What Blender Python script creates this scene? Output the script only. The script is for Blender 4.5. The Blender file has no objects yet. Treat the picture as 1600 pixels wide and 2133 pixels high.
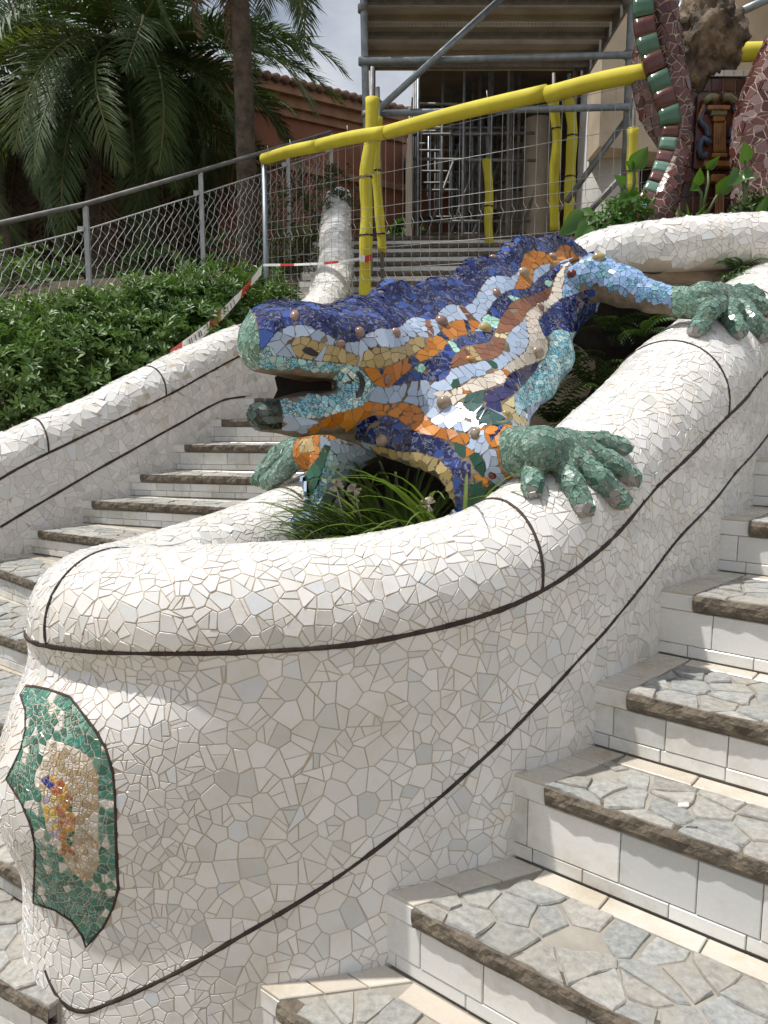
import bpy, bmesh, math, random
import numpy as np
from mathutils import Vector, Matrix, noise
from mathutils.bvhtree import BVHTree
from mathutils.kdtree import KDTree
R = math.radians
random.seed(11)
rng = np.random.default_rng(11)
sc = bpy.context.scene
COL = sc.collection

# ------------------------------------------------------------------ camera, sky, sun, exposure
PITCH = R(7.53)
CAM = Vector((0, 0, 1.55))
cam = bpy.data.cameras.new('camera')
cam.sensor_fit = 'HORIZONTAL'; cam.sensor_width = 36; cam.lens = 36
cam.clip_start = 0.05; cam.clip_end = 2000
camo = bpy.data.objects.new('camera', cam); COL.objects.link(camo)
camo.location = CAM; camo.rotation_euler = (R(90) - PITCH, 0, 0)
sc.camera = camo

SUN_DIR = Vector((-0.98, -0.05, 2.45)).normalized()      # towards the sun
w = bpy.data.worlds.new('World'); sc.world = w; w.use_nodes = True
nt = w.node_tree; nt.nodes.clear()
sky = nt.nodes.new('ShaderNodeTexSky'); sky.sky_type = 'NISHITA'; sky.sun_disc = False
sky.sun_elevation = math.asin(SUN_DIR.z); sky.sun_rotation = math.atan2(SUN_DIR.x, SUN_DIR.y)
sky.air_density = 1.0; sky.dust_density = 2.5; sky.ozone_density = 1.0
tc = nt.nodes.new('ShaderNodeTexCoord')
mp = nt.nodes.new('ShaderNodeMapping'); mp.inputs['Scale'].default_value = (1.2, 1.2, 2.6)
cn = nt.nodes.new('ShaderNodeTexNoise'); cn.inputs['Scale'].default_value = 2.2; cn.inputs['Detail'].default_value = 7; cn.inputs['Roughness'].default_value = .55
cr = nt.nodes.new('ShaderNodeValToRGB'); cr.color_ramp.elements[0].position = .36; cr.color_ramp.elements[1].position = .64; cr.color_ramp.elements[0].color = (.22, .22, .22, 1)
mx = nt.nodes.new('ShaderNodeMix'); mx.data_type = 'RGBA'; mx.inputs[7].default_value = (9.4, 9.7, 10.2, 1)
bg = nt.nodes.new('ShaderNodeBackground'); bg.inputs['Strength'].default_value = 0.085
ow = nt.nodes.new('ShaderNodeOutputWorld')
L = nt.links.new
L(tc.outputs['Generated'], mp.inputs['Vector']); L(mp.outputs[0], cn.inputs['Vector']); L(cn.outputs['Fac'], cr.inputs[0])
L(cr.outputs[0], mx.inputs[0]); L(sky.outputs[0], mx.inputs[6]); L(mx.outputs[2], bg.inputs['Color']); L(bg.outputs[0], ow.inputs[0])

sl = bpy.data.lights.new('sun', 'SUN'); sl.energy = 4.35; sl.angle = R(.9); sl.color = (1, .975, .935)
so = bpy.data.objects.new('sun', sl); COL.objects.link(so)
so.rotation_euler = (-SUN_DIR).to_track_quat('-Z', 'Y').to_euler()
sc.view_settings.view_transform = 'Standard'; sc.view_settings.look = 'None'
sc.view_settings.exposure = 0.0; sc.view_settings.gamma = 1; sc.view_settings.use_curve_mapping = False
sc.cycles.max_bounces = 4; sc.cycles.diffuse_bounces = 3; sc.cycles.glossy_bounces = 2
sc.cycles.use_adaptive_sampling = True; sc.cycles.adaptive_threshold = .035; sc.cycles.caustics_reflective = False; sc.cycles.caustics_refractive = False
sc.cycles.transmission_bounces = 2; sc.cycles.transparent_max_bounces = 4
sc.cycles.use_denoising = True

# ------------------------------------------------------------------ helpers
CP, SP = math.cos(PITCH), math.sin(PITCH)
def ray(px, py):
    v = (1066.5 - py) / 1600
    return Vector(((px - 800) / 1600, v * SP + CP, v * CP - SP))
def at(px, py, Y):
    d = ray(px, py); return CAM + d * (Y / d.y)
def onz(px, py, z):
    d = ray(px, py); return CAM + d * ((z - CAM.z) / d.z)
def topx(p):
    q = p - CAM; f = q.y * CP - q.z * SP; u = q.y * SP + q.z * CP
    if f < .05: return None
    return 800 + 1600 * q.x / f, 1066.5 - 1600 * u / f, f
def hit(bvh, px, py):
    d = ray(px, py).normalized(); h = bvh.ray_cast(CAM, d)
    return (h[0], h[1]) if h[0] is not None else (None, None)

def tag(o, label=None, cat=None, group=None, kind=None):
    if label: o['label'] = label
    if cat: o['category'] = cat
    if group: o['group'] = group
    if kind: o['kind'] = kind
    return o
def empty(name, loc=(0, 0, 0)):
    o = bpy.data.objects.new(name, None); o.location = loc; o.empty_display_size = .1; COL.objects.link(o); return o
def mesh_obj(name, verts, faces, mat, parent=None, smooth=False, mats=None, mi=None, cols=None, uv=None):
    me = bpy.data.meshes.new(name)
    me.from_pydata([tuple(v) for v in verts], [], [tuple(f) for f in faces])
    for m in (mats or [mat]): me.materials.append(m)
    if mi is not None: me.polygons.foreach_set('material_index', np.asarray(mi, dtype=np.int32))
    if smooth: me.polygons.foreach_set('use_smooth', np.ones(len(me.polygons), dtype=bool))
    if cols is not None:   # one colour per face
        a = me.color_attributes.new('Col', 'FLOAT_COLOR', 'CORNER')
        lt = np.empty(len(me.polygons), dtype=np.int32); me.polygons.foreach_get('loop_total', lt)
        c = np.repeat(np.asarray(cols, dtype=np.float32), lt, axis=0)
        a.data.foreach_set('color', np.c_[c, np.ones(len(c), dtype=np.float32)].ravel())
    me.update()
    o = bpy.data.objects.new(name, me); COL.objects.link(o)
    if parent: o.parent = parent; o.matrix_parent_inverse = Matrix.Translation(-parent.location)
    return o

class MB:
    """collects simple solids into one mesh"""
    def __init__(s): s.v = []; s.f = []; s.c = []
    def add(s, vs, fs, col=None):
        n = len(s.v); s.v += [Vector(v) for v in vs]; s.f += [tuple(i + n for i in f) for f in fs]
        if col is not None: s.c += [col] * len(fs)
        return s
    def box(s, o, ax, ay, az, col=None):      # corner o and three edge vectors
        o = Vector(o); ax = Vector(ax); ay = Vector(ay); az = Vector(az)
        vs = [o, o + ax, o + ax + ay, o + ay]; vs += [v + az for v in vs]
        if ax.cross(ay).dot(az) < 0: fs = [(0, 1, 2, 3), (4, 7, 6, 5), (0, 4, 5, 1), (1, 5, 6, 2), (2, 6, 7, 3), (3, 7, 4, 0)]
        else: fs = [(3, 2, 1, 0), (5, 6, 7, 4), (1, 5, 4, 0), (2, 6, 5, 1), (3, 7, 6, 2), (0, 4, 7, 3)]
        return s.add(vs, fs, col)
    def prism(s, poly, up, col=None):         # planar polygon (counter-clockwise seen from up) extruded along up
        n = len(poly); poly = [Vector(p) for p in poly]; up = Vector(up)
        vs = poly + [p + up for p in poly]
        fs = [tuple(range(n))[::-1], tuple(range(n, 2 * n))] + [(i, (i + 1) % n, n + (i + 1) % n, n + i) for i in range(n)]
        return s.add(vs, fs, col)
    def tube(s, pts, rad, n=8, caps=True, col=None):
        pts = [Vector(p) for p in pts]; rs = rad if hasattr(rad, '__len__') else [rad] * len(pts)
        t = (pts[1] - pts[0]).normalized(); a = t.orthogonal().normalized(); vs = []
        for i, p in enumerate(pts):
            t = (pts[min(i + 1, len(pts) - 1)] - pts[max(i - 1, 0)]).normalized()
            a = (a - t * a.dot(t)); a = a.normalized() if a.length > 1e-6 else t.orthogonal().normalized(); b = t.cross(a)
            vs += [p + (a * math.cos(2 * math.pi * k / n) + b * math.sin(2 * math.pi * k / n)) * rs[i] for k in range(n)]
        fs = [(i * n + k, i * n + (k + 1) % n, (i + 1) * n + (k + 1) % n, (i + 1) * n + k) for i in range(len(pts) - 1) for k in range(n)]
        if caps: fs += [tuple(range(n))[::-1], tuple(range((len(pts) - 1) * n, len(pts) * n))]
        return s.add(vs, fs, col)
    def obj(s, name, mat, parent=None, smooth=False):
        return mesh_obj(name, s.v, s.f, mat, parent, smooth, cols=s.c if s.c else None)

def catmull(P, step):
    """smooth curve through tuples of any dimension, samples about `step` apart"""
    P = [np.array(p, float) for p in P]; out = []
    for i in range(len(P) - 1):
        p0 = P[i - 1] if i else 2 * P[0] - P[1]; p1, p2 = P[i], P[i + 1]
        p3 = P[i + 2] if i + 2 < len(P) else 2 * P[-1] - P[-2]
        n = max(2, int(np.linalg.norm((p2 - p1)[:3]) / step))
        for k in range(n):
            t = k / n
            out.append(.5 * (2 * p1 + (p2 - p0) * t + (2 * p0 - 5 * p1 + 4 * p2 - p3) * t * t + (3 * p1 - p0 - 3 * p2 + p3) * t ** 3))
    out.append(P[-1]); return np.array(out)
def inpoly(x, y, P):
    r = False; j = len(P) - 1
    for i in range(len(P)):
        xi, yi = P[i]; xj, yj = P[j]
        if (yi > y) != (yj > y) and x < (xj - xi) * (y - yi) / (yj - yi) + xi: r = not r
        j = i
    return r
def sstep(a, b, x):
    t = min(1, max(0, (x - a) / (b - a))); return t * t * (3 - 2 * t)

# ------------------------------------------------------------------ materials
def newmat(name):
    m = bpy.data.materials.new(name); m.use_nodes = True
    return m, m.node_tree, m.node_tree.nodes['Principled BSDF']
def nz(t, scale, detail=4, rough=.55, dist=0, coord='Object', vscale=None):
    c = t.nodes.new('ShaderNodeTexCoord'); n = t.nodes.new('ShaderNodeTexNoise')
    n.inputs['Scale'].default_value = scale; n.inputs['Detail'].default_value = detail; n.inputs['Roughness'].default_value = rough; n.inputs['Distortion'].default_value = dist
    if vscale:
        mm = t.nodes.new('ShaderNodeMapping'); mm.inputs['Scale'].default_value = vscale
        t.links.new(c.outputs[coord], mm.inputs[0]); t.links.new(mm.outputs[0], n.inputs['Vector'])
    else: t.links.new(c.outputs[coord], n.inputs['Vector'])
    return n.outputs['Fac']
def ramp(t, fac, stops):
    r = t.nodes.new('ShaderNodeValToRGB'); e = r.color_ramp.elements
    while len(e) < len(stops): e.new(.5)
    for k, (p, c) in enumerate(stops): e[k].position = p; e[k].color = (*c, 1) if len(c) == 3 else c
    t.links.new(fac, r.inputs[0]); return r.outputs[0]
def mixc(t, fac, a, b, mode='MIX'):
    m = t.nodes.new('ShaderNodeMix'); m.data_type = 'RGBA'; m.blend_type = mode
    for k, v in ((0, fac), (6, a), (7, b)):
        if hasattr(v, 'links'): t.links.new(v, m.inputs[k])
        else: m.inputs[k].default_value = v if k == 0 else (*v, 1)
    return m.outputs[2]
def bump(t, p, h, strength=.3, dist=.01):
    b = t.nodes.new('ShaderNodeBump'); b.inputs['Strength'].default_value = strength; b.inputs['Distance'].default_value = dist
    t.links.new(h, b.inputs['Height']); t.links.new(b.outputs[0], p.inputs['Normal'])
def plain(name, c1, c2=None, scale=8, rough=.7, bmp=0, bscale=40, metal=0, lo=.35, hi=.65, detail=5, bdist=.01, spec=None, vscale=None):
    m, t, p = newmat(name)
    if c2 is None: c2 = tuple(x * .8 for x in c1)
    t.links.new(ramp(t, nz(t, scale, detail, vscale=vscale), [(lo, c1), (hi, c2)]), p.inputs['Base Color'])
    p.inputs['Roughness'].default_value = rough; p.inputs['Metallic'].default_value = metal
    if spec is not None: p.inputs['Specular IOR Level'].default_value = spec
    if bmp: bump(t, p, nz(t, bscale, 6), bmp, bdist)
    return m
def attr(t):
    a = t.nodes.new('ShaderNodeAttribute'); a.attribute_name = 'Col'; return a.outputs['Color']
def glazed(name, kind='plain', rlo=.12, rhi=.32, dirt=(.25, .2, .14), dirtamt=.35):
    m, t, p = newmat(name); c = attr(t)
    if kind == 'marbled':
        f = ramp(t, nz(t, 34, 3, .6, 2.6), [(.50, (0, 0, 0)), (.56, (.10, .10, .10)), (.63, (.8, .8, .8)), (.70, (.15, .15, .15))])
        c = mixc(t, f, c, mixc(t, .42, mixc(t, 1.0, c, (3.0, 2.6, 2.2), 'MULTIPLY'), (.55, .62, .72)))
    if kind == 'speckled':
        f = ramp(t, nz(t, 140, 2, .5, 1.5), [(.46, (0, 0, 0)), (.56, (1, 1, 1))])
        c = mixc(t, f, c, mixc(t, 1.0, c, (.10, .34, .46), 'MULTIPLY'))
    d = ramp(t, nz(t, 5, 8, .7), [(.50, (0, 0, 0)), (.74, (dirtamt,) * 3)])
    c = mixc(t, d, c, mixc(t, 1.0, c, tuple(x * 2.6 for x in dirt), 'MULTIPLY'))
    t.links.new(c, p.inputs['Base Color'])
    r = ramp(t, nz(t, 22, 4), [(.3, (rlo,) * 3), (.7, (rhi,) * 3)]); t.links.new(r, p.inputs['Roughness'])
    bump(t, p, nz(t, 60, 3), .12, .004)
    return m
M_TILE = glazed('glazed_white_tile', rlo=.06, rhi=.26)
M_TILED = glazed('grimy_white_tile', rlo=.12, rhi=.4, dirt=(.26, .235, .19), dirtamt=.85)
M_COLT = glazed('glazed_colour_tile', rlo=.19, rhi=.38)
M_MARB = glazed('glazed_marbled_tile', 'marbled', .08, .25)
M_SPEC = glazed('glazed_speckled_tile', 'speckled', .12, .3)
M_GROUT = plain('lime_grout', (.62, .545, .445), (.50, .415, .32), 9, .95, .5, 90, bdist=.003)
M_GROUTD = plain('dirty_grout', (.42, .37, .31), (.26, .21, .16), 14, .95, .6, 60, bdist=.006)
M_JOINT = plain('black_joint', (.030, .020, .016), (.07, .045, .035), 30, .8, .5, 80, bdist=.003)

# ------------------------------------------------------------------ mosaic shards on any surface
def area_points(V, F, n):
    V = np.asarray([tuple(v) for v in V]); T = []
    for f in F:
        for k in range(1, len(f) - 1): T.append((f[0], f[k], f[k + 1]))
    T = np.asarray(T); a, b, c = V[T[:, 0]], V[T[:, 1]], V[T[:, 2]]
    ar = np.linalg.norm(np.cross(b - a, c - a), axis=1) * .5
    if isinstance(n, float): n = int(ar.sum() / n) + 1
    i = rng.choice(len(T), n, p=ar / ar.sum()); r1 = np.sqrt(rng.random(n)); r2 = rng.random(n)
    return (a[i] * (1 - r1)[:, None] + b[i] * (r1 * (1 - r2))[:, None] + c[i] * (r1 * r2)[:, None])

def clip(poly, a, b, d):           # keep a*x+b*y<=d
    out = []; n = len(poly)
    for i in range(n):
        p, q = poly[i], poly[(i + 1) % n]
        fp = a * p[0] + b * p[1] - d; fq = a * q[0] + b * q[1] - d
        if fp <= 0: out.append(p)
        if (fp < 0 < fq) or (fq < 0 < fp):
            t = fp / (fp - fq); out.append((p[0] + (q[0] - p[0]) * t, p[1] + (q[1] - p[1]) * t))
    return out
def parea(P): return .5 * abs(sum(P[i][0] * P[(i + 1) % len(P)][1] - P[(i + 1) % len(P)][0] * P[i][1] for i in range(len(P))))
def clean2(P, eps):
    o = []
    for p in P:
        if not o or (p[0] - o[-1][0]) ** 2 + (p[1] - o[-1][1]) ** 2 > eps * eps: o.append(p)
    while len(o) > 2 and (o[0][0] - o[-1][0]) ** 2 + (o[0][1] - o[-1][1]) ** 2 <= eps * eps: o.pop()
    return o

def tone(c):
    k = random.uniform(.94, 1.05); return tuple(x * k for x in c)

class Shards:
    def __init__(s, mats): s.items = []; s.mats = mats
    def add(s, poly2, o, e1, e2, n, th, col, mi, bevel=0, key=None):
        """flat tile: 2-D polygon in the frame (o, e1, e2, n), top face th above o"""
        k = len(poly2)
        if k < 3: return
        top = [o + e1 * x + e2 * y + n * th for x, y in poly2]
        bot = [v - n * (th + .009) for v in top]
        if bevel:
            cx = sum(p[0] for p in poly2) / k; cy = sum(p[1] for p in poly2) / k
            ins = []
            for x, y in poly2:
                d = math.hypot(x - cx, y - cy) or 1; q = max(.5, 1 - bevel / d)
                ins.append(o + e1 * (cx + (x - cx) * q) + e2 * (cy + (y - cy) * q) + n * th)
            mid = [v - n * bevel * .8 for v in top]
            vs = ins + mid + bot
            fs = [tuple(range(k))] + [(k + i, k + (i + 1) % k, (i + 1) % k, i) for i in range(k)] + [(2 * k + i, 2 * k + (i + 1) % k, k + (i + 1) % k, k + i) for i in range(k)]
        else:
            vs = top + bot
            fs = [tuple(range(k))] + [(k + i, k + (i + 1) % k, (i + 1) % k, i) for i in range(k)]
        a = parea(poly2); c = o; sco = 0
        q = topx(c)
        if q and 0 < q[0] < 1600 and 0 < q[1] < 2133:
            f = n.dot((CAM - c).normalized())
            if f > .03: sco = a * f / (q[2] * q[2])
        s.items.append((sco, vs, fs, col, mi, key, c + n * .01))
    def emit(s, parent, name, count=300, stuff='tile_field', bvhs=(), label=None):
        it = s.items
        if bvhs:
            new = []
            for t in it:
                if t[0] > 0:
                    d = CAM - t[6]
                    for b in bvhs:
                        h = b.ray_cast(t[6], d.normalized(), d.length)
                        if h[0] is not None: t = (t[0] * .02,) + t[1:]; break
                new.append(t)
            it = new
        it = sorted(it, key=lambda t: -t[0])
        for t in it[:count]:
            m = s.mats[t[4]]
            mesh_obj(name, t[1], t[2], m, parent, cols=[t[3]] * len(t[2]))
        rest = it[count:]
        if rest:
            v = []; f = []; c = []; mi = []
            for t in rest:
                n0 = len(v); v += t[1]; f += [tuple(i + n0 for i in q) for q in t[2]]; c += [t[3]] * len(t[2]); mi += [t[4]] * len(t[2])
            o = mesh_obj(stuff, v, f, None, parent, mats=s.mats, mi=mi, cols=c); o['kind'] = 'stuff'
            if label: o['label'] = label

def mosaic(sh, V, F, size, colour, gap=.0035, th=.0022, split=.35, lines=(), dens=3.0, bevel=0, tilt=.03, skip=None, linegap=.009, bvh=None, jit=.35, rid=None, grow=1.25, piece=None):
    """break a surface into flat shards.  size(p)->spacing, colour(p,n)->(rgb, material index, key) or None
    lines: list of (points, half_gap) along which shard edges are aligned"""
    bvh = bvh or BVHTree.FromPolygons([tuple(v) for v in V], [tuple(f) for f in F])
    acc = []; side = []; grid = {}
    smax = .12
    def cell(p, h): return (int(math.floor(p[0] / h)), int(math.floor(p[1] / h)), int(math.floor(p[2] / h)))
    H = .03
    def ok(p, r):
        c = cell(p, H); k = int(math.ceil(r / H))
        for i in range(-k, k + 1):
            for j in range(-k, k + 1):
                for l in range(-k, k + 1):
                    for q in grid.get((c[0] + i, c[1] + j, c[2] + l), ()):
                        d = acc[q] - p
                        if d.length_squared < r * r: return False
        return True
    def put(p, sd): acc.append(p); side.append(sd); grid.setdefault(cell(p, H), []).append(len(acc) - 1)
    for li, (pts, hg) in enumerate(lines):
        run = 0; nxt = 0
        for k in range(len(pts) - 1):
            a, b = pts[k], pts[k + 1]; d = b - a; l = d.length
            if l < 1e-7 or l > .25: continue
            while nxt <= run + l:
                p = a + d * ((nxt - run) / l); h = bvh.find_nearest(p)
                if h[0] is None: nxt += .03; continue
                s_ = size(h[0]); n = h[1]; tn = n.cross(d.normalized())
                if tn.length > .2:
                    tn.normalize(); of = s_ * (.40 + .18 * random.random())
                    q1 = bvh.find_nearest(h[0] + tn * of)[0]; q2 = bvh.find_nearest(h[0] - tn * of)[0]
                    if q1 and q2 and ok(q1, s_ * .45) and ok(q2, s_ * .45): put(q1, (li, 1)); put(q2, (li, -1))
                nxt += s_ * (.75 + .5 * random.random())
            run += l
    smin = .5 * min(size(Vector(V[k])) for k in range(0, len(V), max(1, len(V) // 300)))
    cand = area_points(V, F, float((smin * 2) ** 2 / (dens * 2.2)))
    for c in cand:
        p = Vector(c); r = size(p) * .80 * (1 + jit * (random.random() - .5) * 2)
        if ok(p, r): put(p, None)
    kd = KDTree(len(acc))
    for i, p in enumerate(acc): kd.insert(p, i)
    kd.balance()
    reg = [rid(p) for p in acc] if rid else None
    nr = []
    for p in acc:
        h = bvh.find_nearest(p); nr.append(h[1])
    for i, p in enumerate(acc):
        n = nr[i]
        if skip and skip(p, n): continue
        col = colour(p, n)
        if col is None: continue
        rgb, mi, key = col
        s_ = size(p)
        e1 = n.orthogonal().normalized(); e2 = n.cross(e1)
        a0 = random.random() * 6.28
        hs = s_ * grow
        P = [(hs * math.cos(a0 + k * math.pi / 3), hs * math.sin(a0 + k * math.pi / 3)) for k in range(6)]
        for q, j, dist in kd.find_range(p, s_ * 2.4):
            if j == i or nr[j].dot(n) < -.2 or (reg and reg[j] != reg[i]): continue
            d = q - p; l = d.length
            if l < 1e-6: continue
            ax = d.dot(e1); ay = d.dot(e2)
            if ax * ax + ay * ay < .04 * l * l: continue
            g = gap
            if side[i] and side[j] and side[i][0] == side[j][0] and side[i][1] != side[j][1]: g = max(gap, 2 * lines[side[i][0]][1])
            P = clip(P, ax, ay, l * l * .5 - g * .5 * l)
            if len(P) < 3: break
        if len(P) < 3: continue
        if reg:                      # cut the shard along the edge of its colour field
            G = []
            for k in range(len(P)):
                p0, p1 = P[k], P[(k + 1) % len(P)]; ms = max(1, int(math.hypot(p1[0] - p0[0], p1[1] - p0[1]) / (s_ * .4)))
                G += [(p0[0] + (p1[0] - p0[0]) * j / ms, p0[1] + (p1[1] - p0[1]) * j / ms) for j in range(ms)]
            P2 = []; cut = False
            for x, y in G:
                if rid(p + e1 * x + e2 * y) == reg[i]: P2.append((x, y)); continue
                lo, hi = 0.0, 1.0; cut = True
                for _ in range(5):
                    m_ = (lo + hi) / 2
                    if rid(p + e1 * (x * m_) + e2 * (y * m_)) == reg[i]: lo = m_
                    else: hi = m_
                P2.append((x * lo * .99, y * lo * .99))
            if cut: P = P2
        parts = [P]
        if piece and not (reg and cut and reg[i] != 0):     # break the slab again and again along straight cracks
            todo = [P]; parts = []; tgt = (piece * s_) ** 2
            while todo:
                Q = todo.pop()
                if len(Q) < 3: continue
                ar = parea(Q)
                if ar > tgt * random.choice((.75, 1.1, 1.5, 2.2, 3.0)):
                    # cut roughly across the longest direction
                    bl, ba = 0, 0
                    for u in range(len(Q)):
                        for v in range(u):
                            l2 = (Q[u][0] - Q[v][0]) ** 2 + (Q[u][1] - Q[v][1]) ** 2
                            if l2 > bl: bl = l2; ba = math.atan2(Q[u][1] - Q[v][1], Q[u][0] - Q[v][0])
                    a = ba + random.gauss(0, .5); ca, sa = math.cos(a), math.sin(a)
                    cx = sum(x for x, y in Q) / len(Q); cy = sum(y for x, y in Q) / len(Q)
                    d = ca * cx + sa * cy + random.gauss(0, .12) * math.sqrt(bl)
                    g_ = gap * random.uniform(.3, .6)
                    todo += [clip(Q, ca, sa, d - g_), clip(Q, -ca, -sa, -d - g_)]
                else: parts.append(Q)
        elif split:
            todo = [P]; parts = []; lvl = 0
            while todo:
                Q = todo.pop()
                if len(Q) >= 3 and not (reg and cut) and random.random() < split * (1 if lvl == 0 else .45) and parea(Q) > s_ * s_ * (.35 if lvl == 0 else .42):
                    a = random.random() * math.pi; ca, sa = math.cos(a), math.sin(a)
                    cx = sum(x for x, y in Q) / len(Q); cy = sum(y for x, y in Q) / len(Q)
                    d = ca * cx + sa * cy + (random.random() - .5) * s_ * .35
                    todo += [clip(Q, ca, sa, d - gap * .45), clip(Q, -ca, -sa, -d - gap * .45)]; lvl += 1
                else: parts.append(Q)
        for Q in parts:
            Q = clean2(Q, s_ * (.07 if not piece else .035))
            if len(Q) < 3 or parea(Q) < s_ * s_ * (.03 if not piece else .006): continue
            if reg:
                per = sum(math.hypot(Q[k][0] - Q[k - 1][0], Q[k][1] - Q[k - 1][1]) for k in range(len(Q)))
                if parea(Q) < .015 * per * per: continue
            # seat the flat tile on the surface under its corners
            cx = sum(x for x, y in Q) / len(Q); cy = sum(y for x, y in Q) / len(Q)
            o = p + e1 * cx + e2 * cy; n2 = n; h = bvh.find_nearest(o)
            if piece and h[0] is not None: o = h[0]; n2 = h[1]
            W3 = [p + e1 * x + e2 * y for x, y in Q]; zs = []
            for v3 in W3:
                h = bvh.find_nearest(v3)
                if h[0] is not None: zs.append((h[0] - (o if piece else p)).dot(n2))
            mz = sum(zs) / len(zs) if zs else 0; off = mz * (.9 if mz > 0 else .22)
            nn = (n2 + e1 * random.gauss(0, tilt) + e2 * random.gauss(0, tilt)).normalized()
            f1 = (e1 - nn * e1.dot(nn)).normalized(); f2 = nn.cross(f1)
            sh.add([((v3 - o).dot(f1), (v3 - o).dot(f2)) for v3 in W3], o + n2 * off, f1, f2, nn, th, (white()[0] if piece and key is None else tone(rgb)) if len(parts) > 1 else rgb, mi, bevel, key)
    return bvh

def strip(pts, bvh, wd, lift, name, parent, mat=None):
    """a dark joint laid on a surface along pts"""
    V = []; F = []
    for k, p in enumerate(pts):
        d = (pts[min(k + 1, len(pts) - 1)] - pts[max(k - 1, 0)]).normalized()
        h = bvh.find_nearest(p); n = h[1]; t = n.cross(d).normalized(); w_ = wd * (1 + .35 * noise.noise(p * 30) + .35 * noise.noise(p * 110))
        c = h[0] + n * lift
        V += [c - t * w_, c + n * .001, c + t * w_, c + t * w_ - n * .006, c - t * w_ - n * .006]
        if k:
            b = 5 * k; a = b - 5
            F += [(a + j, a + (j + 1) % 5, b + (j + 1) % 5, b + j) for j in range(5)]
    F += [(4, 3, 2, 1, 0), tuple(range(len(V) - 5, len(V)))]
    return mesh_obj(name, V, F, mat or M_JOINT, parent)

WHITE = [(.80, .775, .73), (.78, .765, .735), (.76, .74, .70), (.83, .81, .785), (.725, .72, .69), (.655, .655, .63), (.73, .745, .76)]
WW = [5, 5, 4, 5, 3, 1.8, .5]
def white(p=None, n=None):
    c = random.choices(WHITE, WW)[0]; k = random.uniform(.94, 1.04); return tuple(x * k for x in c), 0, None
# ------------------------------------------------------------------ setting: ground
M_SOIL = plain('dark_soil', (.045, .032, .022), (.02, .015, .01), 20, .95, .8, 50, bdist=.02)
M_EARTH = plain('park_earth', (.28, .22, .15), (.18, .15, .09), 3, .95, .4, 30, bdist=.02)
g = MB().add([(-300, -60, -.6), (300, -60, -.6), (300, 600, -.6), (-300, 600, -.6)], [(0, 1, 2, 3)]).obj('ground', M_EARTH)
g['kind'] = 'structure'

# ------------------------------------------------------------------ walls with a rounded mosaic cap
E0 = R(-10)
def loft(path, Rr, zb, step=.022, bulge=None, inner=.45, zstep=.028, e1=R(188), varr=0):
    """path: (x, y, z of the joint under the cap); outward side is left of the path.  Returns grids of the outer surface"""
    C = catmull(path, step); n = len(C)
    T = np.gradient(C[:, :2], axis=0); T /= np.linalg.norm(T, axis=1)[:, None]
    for _ in range(3): T = (np.roll(T, 1, 0) + T + np.roll(T, -1, 0)) if False else T
    N = np.c_[-T[:, 1], T[:, 0]]
    S = np.r_[0, np.cumsum(np.linalg.norm(np.diff(C[:, :2], axis=0), axis=1))]
    V = []; rows = []
    RR = [Rr * (1 + .22 * sstep(1.75, 2.6, C[i][1]) * (C[i][0] > .1) * varr) for i in range(n)]
    zt = C[:, 2]
    nw = int((zt.max() - zb) / zstep)
    ne = max(10, int(Rr * (e1 - E0) / .022))
    for i in range(n):
        x, y, zl = C[i]; nx, ny = N[i]; r = []; Rr = RR[i]
        for k in range(nw + 1):                      # wall, bottom to joint
            q = k / nw; z = zb + (zl - zb) * q; o = bulge(S[i], z, zl) if bulge else 0
            V.append((x + nx * o, y + ny * o, z)); r.append(len(V) - 1)
        cx, cy, cz = x - nx * Rr * math.cos(E0), y - ny * Rr * math.cos(E0), zl - Rr * math.sin(E0)
        for k in range(1, ne + 1):
            e = E0 + (e1 - E0) * k / ne
            V.append((cx + nx * Rr * math.cos(e), cy + ny * Rr * math.cos(e), cz + Rr * math.sin(e))); r.append(len(V) - 1)
        ix, iy = cx + nx * Rr * math.cos(e1), cy + ny * Rr * math.cos(e1)
        V.append((ix, iy, cz + Rr * math.sin(e1) - inner)); r.append(len(V) - 1)
        rows.append(r)
    F = [(rows[i][k], rows[i][k + 1], rows[i + 1][k + 1], rows[i + 1][k]) for i in range(n - 1) for k in range(len(rows[0]) - 1)]
    return dict(V=V, F=F, rows=rows, C=C, N=N, S=S, nw=nw, ne=ne, R=RR)
def loft_arc(Lf, i, ea=None, eb=None):
    x, y, zl = Lf['C'][i]; nx, ny = Lf['N'][i]; Rr = Lf['R'][i]; o = []
    cx, cy, cz = x - nx * Rr * math.cos(E0), y - ny * Rr * math.cos(E0), zl - Rr * math.sin(E0)
    for k in range(25):
        e = E0 + (R(175) - E0) * k / 24
        o.append(Vector((cx + nx * Rr * math.cos(e), cy + ny * Rr * math.cos(e), cz + Rr * math.sin(e))))
    return o
def near_index(Lf, px, py):
    b = None
    for i, c in enumerate(Lf['C']):
        q = topx(Vector(c))
        if q:
            d = (q[0] - px) ** 2 + (q[1] - py) ** 2
            if b is None or d < b[0]: b = (d, i)
    return b[1]
def resample(pts, step):
    pts = [Vector(p) for p in pts]; return [Vector(p) for p in catmull([tuple(p) for p in pts], step)]

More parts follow.
